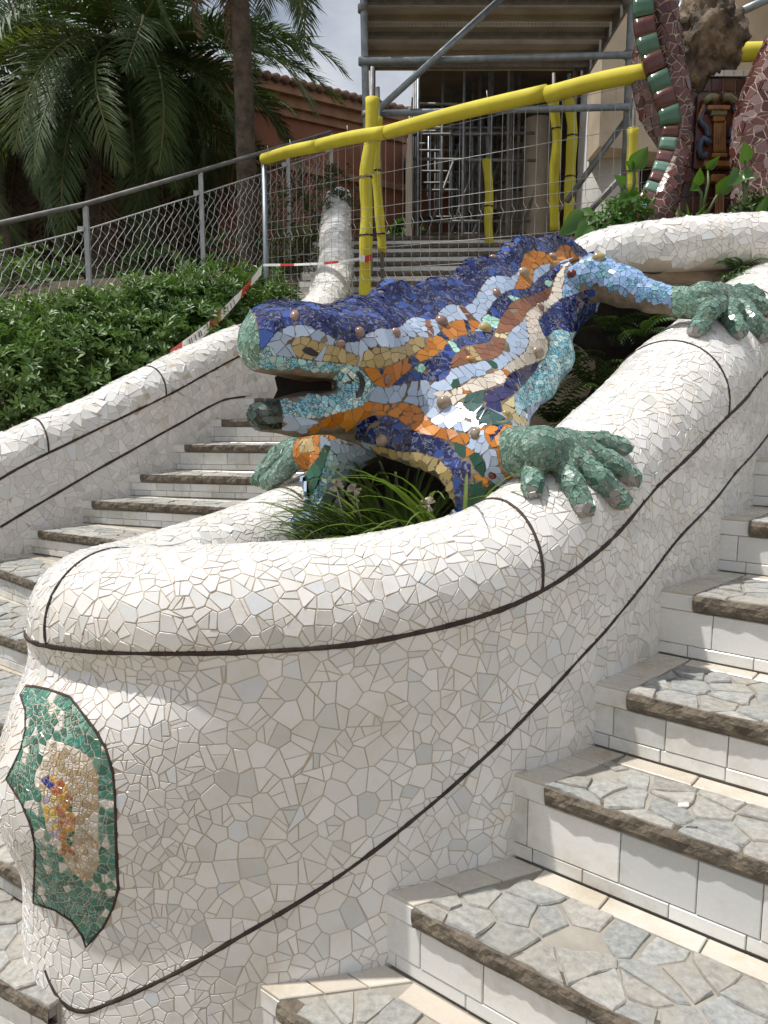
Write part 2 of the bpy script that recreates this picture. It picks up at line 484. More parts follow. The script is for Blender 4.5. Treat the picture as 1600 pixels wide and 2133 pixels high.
# the planter: a U of wall round the lizard's bed
PATH = [(2.15, 3.75, 2.10), (1.85, 3.40, 1.94), (1.60, 3.10, 1.80), (1.35, 2.80, 1.655), (1.097, 2.489, 1.525), (.812, 2.219, 1.352), (.555, 1.965, 1.19), (.312, 1.80, 1.09),
        (.003, 1.660, 1.045), (-.27, 1.605, 1.035), (-.52, 1.61, 1.025), (-.735, 1.70, 1.01), (-.885, 1.86, .99), (-.94, 2.08, .975),
        (-.86, 2.40, .97), (-.62, 2.78, 1.02), (-.38, 3.08, 1.12), (0, 3.50, 1.31), (.4, 3.95, 1.53), (.8, 4.4, 1.75)]
def nose_bulge(s, z, zl):
    d = s - S_NOSE
    b = .120 * math.exp(-((d - .09) / .27) ** 2) * math.exp(-((z - .62) / .26) ** 2)
    b -= .048 * math.exp(-((s - S_NOSE) / .28) ** 2) * math.exp(-((z - (zl - .07)) / .06) ** 2)     # pinch under the cap
    b += .05 * sstep(.5, -.1, z) * math.exp(-((s - S_NOSE - .1) / .7) ** 2) + .035 * sstep(.45, .2, z) * math.exp(-((s - S_NOSE - .12) / .25) ** 2)
    b += .010 * noise.noise(Vector((s * 3, z * 3, 0)))
    return b
_C = catmull(PATH, .022); _S = np.r_[0, np.cumsum(np.linalg.norm(np.diff(_C[:, :2], axis=0), axis=1))]
S_NOSE = _S[int(np.argmin(np.hypot(_C[:, 0] + .735, _C[:, 1] - 1.70)))]
PL = loft(PATH, .175, -.5, bulge=nose_bulge, varr=1)
planter = empty('mosaic_planter', (0, 2.3, 0))
tag(planter, 'curved white mosaic planter wall with thick rounded rim, carrying the lizard between the two stairs', 'planter')
pv, pf, rows = PL['V'], PL['F'], PL['rows']
mesh_obj('mortar_body', pv, pf, M_GROUT, planter, True)
BV_P = BVHTree.FromPolygons(pv, pf)
# stair levels beside the wall (distance along the climb, level)
AD = Vector((.635, .772, 0)); WD = Vector((.772, -.635, 0))
PR = [(-.62, 1.58, .08), (-.297, 1.605, .25), (.003, 1.660, .437), (.326, 1.80, .655), (.568, 1.965, .829), (.83, 2.219, 1.023), (1.107, 2.489, 1.20), (1.36, 2.80, 1.37), (1.60, 3.10, 1.54), (1.85, 3.4, 1.71)]
def stair_z(p):
    a = p.x * AD.x + p.y * AD.y; z = -.2
    for x, y, zz in PR:
        if a > x * AD.x + y * AD.y - .02: z = zz
    return z
nw, ne = PL['nw'], PL['ne']
mF = [f for i in range(len(rows) - 1) for k in range(len(rows[0]) - 2) for f in [(rows[i][k], rows[i][k + 1], rows[i + 1][k + 1], rows[i + 1][k])]
      if (k >= nw or pv[rows[i][k]][2] > .1) and k < nw + ne * .86 and PL['C'][i][1] < 3.6]
# joints
joint_top = [Vector(c) for c in PL['C']]
arcs = [loft_arc(PL, near_index(PL, *q)) for q in ((105, 1335), (1140, 1250), (1510, 862))]
i_far = int(np.argmin(np.hypot(PL['C'][:, 0] + .50, PL['C'][:, 1] - 2.93))); arcs.append(loft_arc(PL, i_far))
i_up = int(np.argmin(np.hypot(PL['C'][:, 0] - 1.60, PL['C'][:, 1] - 3.10))); arcs.append(loft_arc(PL, i_up))
low = []
for q in ((1600, 905), (1520, 1000), (1440, 1092), (1360, 1190), (1280, 1290), (1210, 1368), (1140, 1445), (1070, 1518), (1000, 1585), (930, 1648), (850, 1715), (770, 1778), (690, 1835), (600, 1892), (500, 1950), (400, 2008), (300, 2058), (230, 2088), (180, 2106), (145, 2098), (115, 2066), (95, 2020)):
    h = hit(BV_P, *q)[0]
    if h: low.append(h)
low = resample(low, .02)
EMB = [(38, 1430), (70, 1430), (100, 1436), (146, 1452), (168, 1480), (200, 1522), (222, 1560), (236, 1612), (240, 1660), (242, 1740), (244, 1800), (247, 1850), (236, 1890), (215, 1932), (180, 1972), (172, 1948), (150, 1918), (115, 1895), (70, 1880), (73, 1820), (74, 1765), (66, 1720), (45, 1672), (14, 1622), (30, 1592), (44, 1560), (54, 1520), (54, 1480)]
MED = [(100, 1540), (120, 1543), (165, 1562), (190, 1580), (205, 1620), (206, 1690), (205, 1760), (207, 1800), (190, 1830), (176, 1838), (150, 1815), (115, 1760), (95, 1720), (84, 1640), (86, 1590)]
def cast_poly(P, bvh, sub=14, close=True):
    o = []
    for k in range(len(P) if close else len(P) - 1):
        a, b = P[k], P[(k + 1) % len(P)]; m = max(1, int(math.hypot(b[0] - a[0], b[1] - a[1]) / sub))
        for j in range(m):
            h = hit(bvh, a[0] + (b[0] - a[0]) * j / m, a[1] + (b[1] - a[1]) * j / m)[0]
            if h: o.append(h)
    if close and o: o.append(o[0])
    return o
# the emblem lives in a frame of its own on the nose of the planter
EO = Vector((-.72, 1.66, .62)); EN = Vector((-.62, -.785, 0)).normalized(); EU = Vector((-EN.y, EN.x, 0))
def e_uv(p): d = p - EO; return d.dot(EU), d.z
EMB3 = cast_poly(EMB, BV_P); MED3 = cast_poly(MED, BV_P)
EMBUV = [e_uv(p) for p in EMB3]; MEDUV = [e_uv(p) for p in MED3]
mu = [u for u, v in MEDUV]; mv = [v for u, v in MEDUV]; mu0, mu1, mv0, mv1 = min(mu), max(mu), min(mv), max(mv)
GREENS = [(.05, .17, .12), (.07, .22, .155), (.045, .22, .175), (.14, .28, .21), (.04, .13, .095)]
def pcol(p, n):
    if p.z > 1.0 or n.dot(EN) < .15 or p.x > -.3: return white()
    u, v = e_uv(p)
    if inpoly(u, v, MEDUV):
        a = (u - mu0) / (mu1 - mu0); b = (v - mv0) / (mv1 - mv0)
        if .14 < a < .62 and .22 < b < .80:
            if b > .66: c = (.02, .03, .26) if a < .27 else random.choice([(.42, .12, .03), (.55, .30, .05), (.58, .52, .42)])
            elif a > .40: c = random.choice([(.45, .20, .02), (.50, .27, .03), (.30, .11, .02), (.03, .10, .05), (.40, .12, .02)])
            else: c = random.choice([(.62, .58, .50), (.55, .36, .06), (.60, .50, .36), (.55, .42, .16), (.35, .33, .45)])
            return c, 1, 'crest'
        c = random.choice([(.52, .46, .36), (.44, .34, .20), (.60, .56, .48), (.40, .30, .17)]); return c, 1, 'border'
    if inpoly(u, v, EMBUV):
        if random.random() < .17: return (.62, .60, .54), 1, 'green'
        return random.choice(GREENS), 1, 'green'
    return white()
def psize(p):
    if p.z < 1.0 and p.x < -.42 and p.y < 1.95:
        u, v = e_uv(p)
        if inpoly(u, v, MEDUV): return .019
        if inpoly(u, v, EMBUV): return .027
        return .060
    if p.z > 1.02: return .070
    return .090
def prid(p):
    if p.z > 1.0 or p.x > -.3 or p.y > 2.05: return 0
    u, v = e_uv(p)
    return 2 if inpoly(u, v, MEDUV) else 1 if inpoly(u, v, EMBUV) else 0
shP = Shards([M_TILE, M_MARB])
mosaic(shP, pv, mF, psize, pcol, gap=.0024, th=.0016, split=.7, rid=prid, bevel=.0012, tilt=.010, jit=.55, piece=.37, bvh=BV_P,
       lines=[(joint_top, .0065), (low, .006)] + [(a, .004) for a in arcs],
       skip=lambda p, n: p.z < stair_z(p) - .27 and p.x > -.45)
emb = [t for t in shP.items if t[5]]; shP.items = [t for t in shP.items if not t[5]]
shP.emit(planter, 'tile', 300, 'tile_field', bvhs=(BV_P,))
em = Shards([M_TILE, M_MARB])
emo = strip(EMB3, BV_P, .0030, .0022, 'emblem', planter); emo['label'] = 'green and gold mosaic emblem with dark outline on the planter nose'
for nm, key in (('green_tile', 'green'), ('border_tile', 'border'), ('crest_tile', 'crest')):
    em.items = [t for t in emb if t[5] == key]; em.emit(emo, nm, 200, nm + '_field')
strip(joint_top[6:-4], BV_P, .0056, .0042, 'joint', planter)
strip(low, BV_P, .0048, .0032, 'joint', planter)
for a in arcs: strip(a, BV_P, .0036, .0046, 'joint', planter)
# soil bed inside
C_, N_ = PL['C'], PL['N']
bed = [Vector((C_[i][0] - N_[i][0] * .34, C_[i][1] - N_[i][1] * .34, 1.06)) for i in range(0, len(C_), 6)]
bv = [p for p in bed] + [Vector((.15, 2.6, 1.08))]
mesh_obj('soil_bed', bv, [(i, i + 1, len(bed)) for i in range(len(bed) - 1)] + [(len(bed) - 1, 0, len(bed))], M_SOIL, planter)

# ------------------------------------------------------------------ stairs
M_STONE = None
def stone_mat():
    m, t, p = newmat('grey_paving_stone'); c = attr(t)
    f = ramp(t, nz(t, 55, 6, .65), [(.3, (.62,) * 3), (.7, (1.25,) * 3)])
    c = mixc(t, 1.0, c, f, 'MULTIPLY')
    d = ramp(t, nz(t, 7, 6, .6), [(.46, (0,) * 3), (.70, (.7,) * 3)])
    c = mixc(t, d, c, (.40, .365, .30)); t.links.new(c, p.inputs['Base Color'])
    p.inputs['Roughness'].default_value = .88; bump(t, p, nz(t, 45, 8, .7), .6, .012); return m
M_STONE = stone_mat()
M_MORTAR = plain('sandy_mortar', (.37, .34, .29), (.28, .255, .215), 10, .95, .6, 60, bdist=.006)
M_NOSE = plain('worn_step_edge', (.21, .175, .13), (.10, .08, .06), 28, .95, .9, 60, bdist=.015)
STONE = [(.36, .36, .34), (.38, .375, .35), (.33, .335, .32), (.39, .375, .34), (.37, .35, .315)]
CREAM = [(.58, .53, .45), (.62, .57, .49), (.54, .48, .40), (.60, .56, .49)]
RIS = [(.78, .765, .73), (.74, .735, .705), (.70, .70, .675), (.80, .78, .74), (.62, .62, .60)]
def tile_obj(name, o, ax, ay, az, col, parent, mat=None):
    """box tile with softened top edges; o corner, az the proud direction"""
    o, ax, ay, az = map(Vector, (o, ax, ay, az)); b = .0022
    bx = ax.normalized() * b; by = ay.normalized() * b; bz = az.normalized() * b
    base = [o, o + ax, o + ax + ay, o + ay]
    mid = [p + az - bz for p in base]
    top = [o + bx + by + az, o + ax - bx + by + az, o + ax + ay - bx - by + az, o + ay + bx - by + az]
    F = [(8, 9, 10, 11)] + [(4 + i, 4 + (i + 1) % 4, 8 + (i + 1) % 4, 8 + i) for i in range(4)] + [(i, (i + 1) % 4, 4 + (i + 1) % 4, 4 + i) for i in range(4)]
    if ax.cross(ay).dot(az) < 0: F = [f[::-1] for f in F]
    return mesh_obj(name, base + mid + top, F, mat or M_TILED, parent, cols=[col] * len(F))
def build_step(parent, A, B, w, Ln, z, rise, stones=True, tile=.15, full=True, rough=1.0, stone_size=.115):
    """A: nose at the wall, B: foot of the next riser at the wall, w: direction along the step"""
    A = Vector((A[0], A[1], 0)); B = Vector((B[0], B[1], 0)); w = Vector((w[0], w[1], 0)).normalized()
    up = Vector((0, 0, 1)); d = B - A; dl = d.length; dn = d.normalized()
    back = Vector((-w.y, w.x, 0)); back = back if back.dot(d) > 0 else -back      # climbing direction
    dp = d.dot(back)
    flip = w.cross(back).z < 0
    def P(t, q, zz): return A + w * t + d * q + up * zz
    s_ = .012
    # body of the step
    m = MB(); poly = [P(-.12, 0, 0), P(Ln, 0, 0), P(Ln, 1.25, 0), P(-.12, 1.25, 0)]
    poly = [p + back * s_ for p in poly]
    if flip: poly = poly[::-1]
    m.prism([p + up * (z - rise - .25) for p in poly], up * (rise + .25 - .005))
    st = m.obj('step', M_MORTAR, parent)
    e = .085
    # riser tiles
    t = -.0; h1 = .040; ztop = z - .052
    def row(z0, z1, wid, jw):
        tt = -.10
        while tt < Ln - .01:
            ww = min(wid * random.uniform(1 - jw, 1 + jw), Ln - tt)
            if ww > .02: tile_obj('riser_tile', P(tt, 0, z0) + back * s_, w * (ww - .0018), up * (z1 - z0 - .0018), -back * random.uniform(.008, .0105), tone(random.choice(RIS)), st)
            tt += ww
    row(z - rise + .004, z - rise + h1, tile * .9, .25)
    row(z - rise + h1, ztop, tile, .35)
    # end block by the wall
    tile_obj('end_tile', P(-.10, 0, ztop) + back * s_, w * (e + .097), up * .046, -back * .012, (.78, .77, .74), st)
    # border tiles: by the wall and at the foot of the next riser
    k = 3
    bw = .062
    for i in range(k):
        q0, q1 = i / k, (i + 1) / k
        tile_obj('border_tile', P(-.10, q0, z - .008) + dn * .002, w * (e + .097), d * (q1 - q0) - dn * .004, up * .010, random.choice(CREAM), st)
    tt = e
    while tt < Ln - .02:
        ww = min(.17 * random.uniform(.75, 1.3), Ln - tt)
        tile_obj('border_tile', P(tt + .001, 1, z - .008) - back * (bw - .002), w * (ww - .004), back * (bw - .004), up * random.uniform(.009, .012), random.choice(CREAM), st)
        tt += ww
    # worn nose: rough bar under the stones
    n = int((Ln - e) / .018); V = []; F = []
    for i in range(n + 1):
        tt = e + (Ln - e) * i / n; prof = [(.03, -.052), (-.006, -.047), (-.013, -.034), (-.014, -.016), (-.010, -.002), (.03, -.004)]
        for j, (a, b) in enumerate(prof):
            q = P(tt, 0, z + b) + back * a
            nn = noise.noise(q * 22 + Vector((0, 0, j * 3.1))) * .006 + noise.noise(q * 70 + Vector((j, 0, 0))) * .004
            if 0 < j < 5: q = q - back * nn + up * nn * .4 * (j not in (0, 5))
            V.append(q)
        if i:
            b0 = 6 * i; a0 = b0 - 6
            F += [(a0 + j, a0 + j + 1, b0 + j + 1, b0 + j) for j in range(5)]
    if flip: F = [f[::-1] for f in F]
    mesh_obj('worn_edge', V, F, M_NOSE, st)
    # stones
    if stones:
        pts = []; tries = 0; Wd = Ln - e; Dd = dp - bw + .003; target = int(Wd * Dd / stone_size ** 2 * 1.0)
        while len(pts) < target and tries < target * 40:
            tries += 1; q = (random.random() * Wd, random.random() * Dd)
            rq = stone_size * random.uniform(.5, 1.0)
            if all((q[0] - r[0]) ** 2 * .6 + (q[1] - r[1]) ** 2 > (stone_size * .3 + rq * .5) ** 2 for r in pts): pts.append(q)
        o = A + w * e - back * .003 + up * z
        # shear: wall edge is not square to the step
        sk = d.dot(w) / max(.05, dp)
        if flip: e1, e2 = -w, back
        else: e1, e2 = w, back
        sg = -1 if flip else 1
        for i, p in enumerate(pts):
            if random.random() < .05: continue
            Pp = [(0, 0), (Wd, 0), (Wd, Dd), (0, Dd)]
            for j, q in enumerate(pts):
                if i == j: continue
                ax, ay = q[0] - p[0], q[1] - p[1]; l = math.hypot(ax, ay)
                if l > stone_size * 3.2: continue
                Pp = clip(Pp, ax, ay, ax * (p[0] + q[0]) / 2 + ay * (p[1] + q[1]) / 2 - random.uniform(.0015, .0055) * l)
                if len(Pp) < 3: break
            Pp = clip(Pp, -1, sk, 1e-4 + .0)      # keep right of the wall border
            Pp = clean2(Pp, .006)
            if len(Pp) < 3 or parea(Pp) < .0015: continue
            # roughen the outline
            Q = []
            for a in range(len(Pp)):
                p0, p1 = Pp[a], Pp[(a + 1) % len(Pp)]; l = math.hypot(p1[0] - p0[0], p1[1] - p0[1]); mseg = max(1, int(l / .035))
                for b in range(mseg):
                    f = b / mseg; x = p0[0] + (p1[0] - p0[0]) * f; y = p0[1] + (p1[1] - p0[1]) * f
                    k2 = .0045 * rough; Q.append((x + random.uniform(-k2, k2), y + random.uniform(-k2, k2)))
            cx = sum(x for x, y in Q) / len(Q); cy = sum(y for x, y in Q) / len(Q); k = len(Q)
            hh = random.uniform(-.001, .0035)
            tx, ty = random.gauss(0, .02), random.gauss(0, .02)
            def W(x, y, hz): return o + e1 * (x * sg) + e2 * y + up * hz
            top = [W(cx + (x - cx) * .94, cy + (y - cy) * .94, hh + (x - cx) * tx + (y - cy) * ty + random.uniform(-.0012, .0012)) for x, y in Q]
            mid = [W(x, y, hh - .004) for x, y in Q]; bot = [W(x, y, -.03) for x, y in Q]
            cpt = W(cx, cy, hh + .0015)
            Vv = top + mid + bot + [cpt]
            Ff = [(i2, (i2 + 1) % k, 3 * k) for i2 in range(k)] + [(k + i2, k + (i2 + 1) % k, (i2 + 1) % k, i2) for i2 in range(k)] + [(2 * k + i2, 2 * k + (i2 + 1) % k, k + (i2 + 1) % k, k + i2) for i2 in range(k)]
            if flip: Ff = [f[::-1] for f in Ff]
            c = random.choice(STONE); kk = random.uniform(.85, 1.12)
            mesh_obj('stone', Vv, Ff, M_STONE, st, cols=[tuple(x * kk for x in c)] * len(Ff))
    return st

stairs_r = empty('staircase', (1.5, 1.5, 0)); tag(stairs_r, kind='structure', label='white tiled steps with rough grey stone treads climbing beside the planter')
for k in range(1, len(PR) - 1):
    z = PR[k][2]
    build_step(stairs_r, PR[k], PR[k + 1], WD, 1.15 if k > 1 else 1.35, z, z - PR[k - 1][2] if k > 1 else .17, stones=z < 1.5, tile=.19, stone_size=.082)
stairs_l = empty('staircase', (-1.5, 4, 0)); tag(stairs_l, kind='structure', label='white tiled steps with grey stone treads climbing beside the hedge balustrade')
LS = [(-3.30, 2.60, .03, .86, -.50), (-3.10, 2.92, .18, .87, -.487), (-2.88, 3.20, .28, .84, -.545), (-2.65, 3.50, .44, .826, -.563), (-2.42, 3.80, .588, .80, -.598), (-2.20, 4.10, .738, .73, -.68),
      (-2.02, 4.33, .88, .87, -.50), (-1.81, 4.56, 1.02, .94, -.34), (-1.59, 4.77, 1.16, .97, -.24), (-1.39, 5.07, 1.33, .98, -.16), (-1.215, 5.40, 1.49, .99, -.10)]
x, y, z = LS[-1][:3]
for j in range(1, 16):
    x2 = x + .23 * max(0, 1 - j / 5); LS.append((x2, y + .29, z + .150, 1, -.06)); x, y, z = LS[-1][:3]
for k in range(len(LS) - 1):
    x, y, z, wx, wy = LS[k]; wv = Vector((wx, wy, 0)).normalized()
    lat = x * WD.x + y * WD.y
    Ln = ((-2.16 if z > .7 else -1.62) - lat) / wv.dot(WD) if z < 1.7 else 2.6
    rise = z - LS[k - 1][2] if k else .13
    build_step(stairs_l, LS[k], LS[k + 1], wv, min(Ln, 3.0), z, rise, stones=z < 1.36, tile=.15 if z < 1.7 else .6, stone_size=.10 if z > .7 else .09)

# ------------------------------------------------------------------ balustrade on the hedge side
BPATH = [(-.40, 9.8, 4.03), (-.36, 8.6, 3.45), (-.30, 7.6, 2.90), (-.36, 6.85, 2.46), (-.60, 6.25, 2.16), (-.98, 5.75, 1.98), (-1.215, 5.40, 1.81), (-1.39, 5.07, 1.66), (-1.59, 4.77, 1.52), (-1.81, 4.56, 1.385), (-2.02, 4.33, 1.25), (-2.20, 4.10, 1.11), (-2.42, 3.80, .96), (-2.65, 3.50, .83), (-2.88, 3.2, .70)]
BL = loft(BPATH, .165, -.3, step=.045, zstep=.05, inner=1.2)
bal = empty('mosaic_balustrade', (-2, 4.5, 0)); tag(bal, 'long white mosaic balustrade with rounded cap rising in front of the hedge', 'balustrade')
mesh_obj('mortar_body', BL['V'], BL['F'], M_GROUT, bal, True)
BV_B = BVHTree.FromPolygons(BL['V'], BL['F'])
br = BL['rows']; nwb = BL['nw']
def lz(p):
    z = 0
    for x, y, zz, *_ in LS:
        if p.x * AD.x + p.y * AD.y > x * AD.x + y * AD.y: z = zz
    return z
bF = [(br[i][k], br[i][k + 1], br[i + 1][k + 1], br[i + 1][k]) for i in range(len(br) - 1) for k in range(len(br[0]) - 2) if BL['V'][br[i][k]][2] > lz(Vector(BL['V'][br[i][k]])) - .1]
bj = [Vector(c) for c in BL['C']]
barcs = [loft_arc(BL, near_index(BL, *q)) for q in ((105, 945), (345, 822))]
bl2 = []
for q in ((0, 1098), (80, 1050), (160, 1003), (240, 957), (320, 912), (390, 873), (440, 845), (470, 832), (510, 826)):
    h = hit(BV_B, *q)[0]
    if h: bl2.append(h)
bl2 = resample(bl2, .04)
shB = Shards([M_TILE])
mosaic(shB, BL['V'], bF, lambda p: .115 if p.y < 5.6 else .13, white, gap=.0024, th=.0013, split=.7, tilt=.02, jit=.5, piece=.38, bvh=BV_B, lines=[(bj, .006), (bl2, .006)] + [(a, .004) for a in barcs])
shB.emit(bal, 'tile', 300, bvhs=(BV_B,))
for a, w_ in [(bj, .0065), (bl2, .0065)] + [(a, .0045) for a in barcs]: strip(a, BV_B, w_, .0060, 'joint', bal)
# ------------------------------------------------------------------ the lizard: smooth solid from blended limbs
def surface_nets(D, o, h):
    nx, ny, nz_ = D.shape; sh = (nx - 1, ny - 1, nz_ - 1)
    acc = np.zeros(sh + (3,), np.float32); cnt = np.zeros(sh, np.float32)
    for ax in range(3):
        oth = [a for a in range(3) if a != ax]
        for b in (0, 1):
            for c in (0, 1):
                off = [0, 0, 0]; off[oth[0]] = b; off[oth[1]] = c
                s0 = tuple(slice(off[k], off[k] + sh[k]) for k in range(3)); o2 = list(off); o2[ax] += 1
                s1 = tuple(slice(o2[k], o2[k] + sh[k]) for k in range(3))
                a0, a1 = D[s0], D[s1]; m = (a0 < 0) != (a1 < 0)
                t = np.where(m, a0 / np.where(m, a0 - a1, 1), 0)
                for k in range(3): acc[..., k] += np.where(m, off[k] + (t if k == ax else 0), 0)
                cnt += m
    cells = cnt > 0; idx = np.full(sh, -1, np.int64); ii = np.argwhere(cells); idx[cells] = np.arange(len(ii))
    V = (ii + acc[cells] / cnt[cells][:, None]) * h + np.asarray(o)
    Q = []
    for ax in range(3):
        b, c = [(1, 2), (2, 0), (0, 1)][ax]
        s0 = [slice(None)] * 3; s1 = [slice(None)] * 3; s0[ax] = slice(0, -1); s1[ax] = slice(1, None)
        s_a = (D < 0)[tuple(s0)]; s_b = (D < 0)[tuple(s1)]; m = s_a != s_b
        e = np.argwhere(m); e = e[(e[:, b] > 0) & (e[:, c] > 0) & (e[:, b] < D.shape[b] - 1) & (e[:, c] < D.shape[c] - 1)]
        if not len(e): continue
        def g(db, dc):
            q = e.copy(); q[:, b] -= db; q[:, c] -= dc; return idx[q[:, 0], q[:, 1], q[:, 2]]
        q = np.c_[g(1, 1), g(0, 1), g(0, 0), g(1, 0)]
        fl = s_b[tuple(e.T)]; q[fl] = q[fl][:, ::-1]
        Q.append(q[(q >= 0).all(1)])
    return V, np.concatenate(Q)

class SDF:
    def __init__(s, lo, hi, h):
        s.o = np.array(lo, float); s.h = h; n = np.ceil((np.array(hi) - s.o) / h).astype(int) + 1
        s.D = np.full(n, 9.0, np.float32); s.ax = [s.o[k] + h * np.arange(n[k]) for k in range(3)]
    def box(s, lo, hi):
        sl = []
        for k in range(3):
            a = int(max(0, math.floor((lo[k] - s.o[k]) / s.h))); b = int(min(s.D.shape[k], math.ceil((hi[k] - s.o[k]) / s.h) + 1)); sl.append(slice(a, max(a, b)))
        return tuple(sl), np.meshgrid(*[s.ax[k][sl[k]] for k in range(3)], indexing='ij')
    def cone(s, a, b, ra, rb, k=.04, lat=None, ls=1.0, sub=False):
        """rounded cone from a to b; lat/ls widens it along a direction; k is the blend radius"""
        a = np.array(a); b = np.array(b); m = max(ra, rb) * max(1, ls) + 2 * k + .03
        sl, (X, Y, Z) = s.box(np.minimum(a, b) - m, np.maximum(a, b) + m)
        if X.size == 0: return
        P = np.stack([X - a[0], Y - a[1], Z - a[2]], -1); ba = b - a
        if lat is not None:
            l = np.array(lat) / np.linalg.norm(lat); q = 1 - 1 / ls
            P = P - (P @ l)[..., None] * l * q; ba = ba - (ba @ l) * l * q
        t = np.clip((P @ ba) / max(1e-9, ba @ ba), 0, 1)
        d = np.linalg.norm(P - t[..., None] * ba, axis=-1) - (ra + (rb - ra) * t)
        D = s.D[sl]
        if sub:
            h = np.clip(.5 - .5 * (D + d) / k, 0, 1); s.D[sl] = D * (1 - h) + (-d) * h + k * h * (1 - h)
        else:
            h = np.clip(.5 + .5 * (D - d) / k, 0, 1); s.D[sl] = D * (1 - h) + d * h - k * h * (1 - h)
    def chain(s, pts, k=.04, **kw):
        for i in range(len(pts) - 1): s.cone(pts[i][0], pts[i + 1][0], pts[i][1], pts[i + 1][1], k, **kw)
    def mesh(s): return surface_nets(s.D, s.o, s.h)

lizard = empty('mosaic_lizard', at(900, 900, 2.6))
tag(lizard, 'large mosaic lizard sculpture with blue crest and orange stripes gripping the white planter rim', 'sculpture')
HL = (.38, -.92, 0)           # sideways across the head
BLt = (.77, -.64, 0)          # sideways across the body
sd = SDF((-.52, 1.75, .80), (1.75, 3.75, 2.40), .0125)
def A_(px, py, Y): return tuple(at(px, py, Y))
# head: upper jaw
sd.chain([(A_(562, 708, 2.24), .088), (A_(640, 712, 2.30), .105), (A_(740, 740, 2.42), .135)], .03, lat=HL, ls=1.35)
sd.cone(A_(548, 735, 2.22), A_(640, 745, 2.28), .055, .07, .03, lat=HL, ls=1.5)
sd.cone(A_(565, 672, 2.25), A_(660, 690, 2.33), .05, .06, .03)
# lower jaw
sd.chain([(A_(550, 866, 2.22), .047), (A_(620, 862, 2.27), .062), (A_(740, 840, 2.42), .10)], .03, lat=HL, ls=1.5)
sd.cone(A_(740, 800, 2.42), A_(860, 800, 2.58), .13, .17, .05, lat=HL, ls=1.2)
# trunk
sd.chain([(A_(740, 745, 2.45), .15), (A_(880, 780, 2.66), .185), (A_(1000, 735, 2.92), .225), (A_(1105, 650, 3.20), .185), (A_(1180, 610, 3.50), .15)], .07)
sd.chain([(A_(880, 720, 2.70), .14), (A_(1000, 660, 2.95), .165), (A_(1110, 590, 3.22), .12)], .07)
sd.cone(A_(790, 860, 2.50), A_(930, 870, 2.46), .10, .15, .06)
sd.cone(A_(960, 820, 2.55), A_(1080, 735, 2.82), .15, .13, .06)
sd.cone(A_(1020, 830, 2.52), A_(1040, 880, 2.36), .11, .09, .05)
sd.chain([(A_(735, 872, 2.43), .065), (A_(820, 898, 2.38), .072), (A_(900, 940, 2.31), .075), (A_(955, 1005, 2.24), .065), (A_(965, 1070, 2.22), .05)], .05)
# crest
ctop = [(531, 662, 2.24), (540, 643, 2.25), (560, 631, 2.27), (592, 626, 2.30), (622, 632, 2.33), (650, 643, 2.36), (677, 655, 2.39), (700, 641, 2.42), (725, 625, 2.45), (745, 619, 2.48), (762, 629, 2.50), (778, 620, 2.53), (795, 599, 2.56), (815, 585, 2.59), (832, 586, 2.61), (850, 600, 2.64), (868, 602, 2.66),
        (885, 590, 2.69), (905, 580, 2.72), (928, 583, 2.75), (945, 588, 2.78), (962, 562, 2.81), (982, 541, 2.84), (1008, 535, 2.88), (1030, 541, 2.92), (1045, 533, 2.95), (1062, 507, 2.99), (1080, 495, 3.03), (1100, 493, 3.07), (1120, 504, 3.11), (1138, 491, 3.15), (1158, 489, 3.19), (1180, 498, 3.23), (1200, 515, 3.27), (1220, 540, 3.3)]
sd.chain([(A_(x, y + .031 * 1600 / Y, Y), .031) for x, y, Y in ctop], .010)
sd.chain([(A_(x, y + 45, Y + .02), .04) for x, y, Y in ctop[2:-2:2]], .03)
sd.chain([(A_(640, 690, 2.36), .05), (A_(740, 690, 2.48), .07), (A_(870, 665, 2.68), .075), (A_(1000, 610, 2.9), .075), (A_(1100, 560, 3.12), .07), (A_(1180, 560, 3.28), .06)], .06)
# near fore leg: down from the shoulder on to the rim
sd.chain([(A_(930, 840, 2.50), .14), (A_(1000, 930, 2.32), .105), (A_(1015, 1010, 2.24), .085), (A_(1005, 1085, 2.22), .07)], .06)
sd.chain([(A_(1000, 920, 2.34), .10), (A_(1060, 945, 2.16), .066), (A_(1110, 940, 2.10), .05)], .04)
# flank lobe behind the fore leg
sd.chain([(A_(1165, 640, 3.06), .085), (A_(1150, 690, 2.96), .072), (A_(1150, 745, 2.84), .072), (A_(1120, 800, 2.70), .060), (A_(1085, 845, 2.58), .040), (A_(1080, 885, 2.44), .025)], .035)
# hind leg
sd.chain([(A_(1165, 600, 3.12), .10), (A_(1235, 578, 3.04), .082), (A_(1300, 598, 2.96), .066), (A_(1360, 620, 2.88), .048), (A_(1420, 630, 2.80), .046), (A_(1470, 640, 2.74), .05)], .04)
# far fore leg and its arm over the far rim
sd.chain([(A_(745, 905, 2.62), .12), (A_(700, 960, 2.66), .075), (A_(672, 1010, 2.64), .055), (A_(648, 1090, 2.60), .042)], .04)
sd.chain([(A_(720, 930, 2.66), .09), (A_(650, 945, 2.84), .06), (A_(610, 945, 2.90), .045)], .03)
# mouth
sd.cone(A_(690, 803, 2.30), A_(500, 806, 2.16), .018, .050, .008, lat=HL, ls=3.2, sub=True)
sd.cone(A_(752, 803, 2.30), A_(752, 803, 2.36), .022, .020, .01, sub=True)
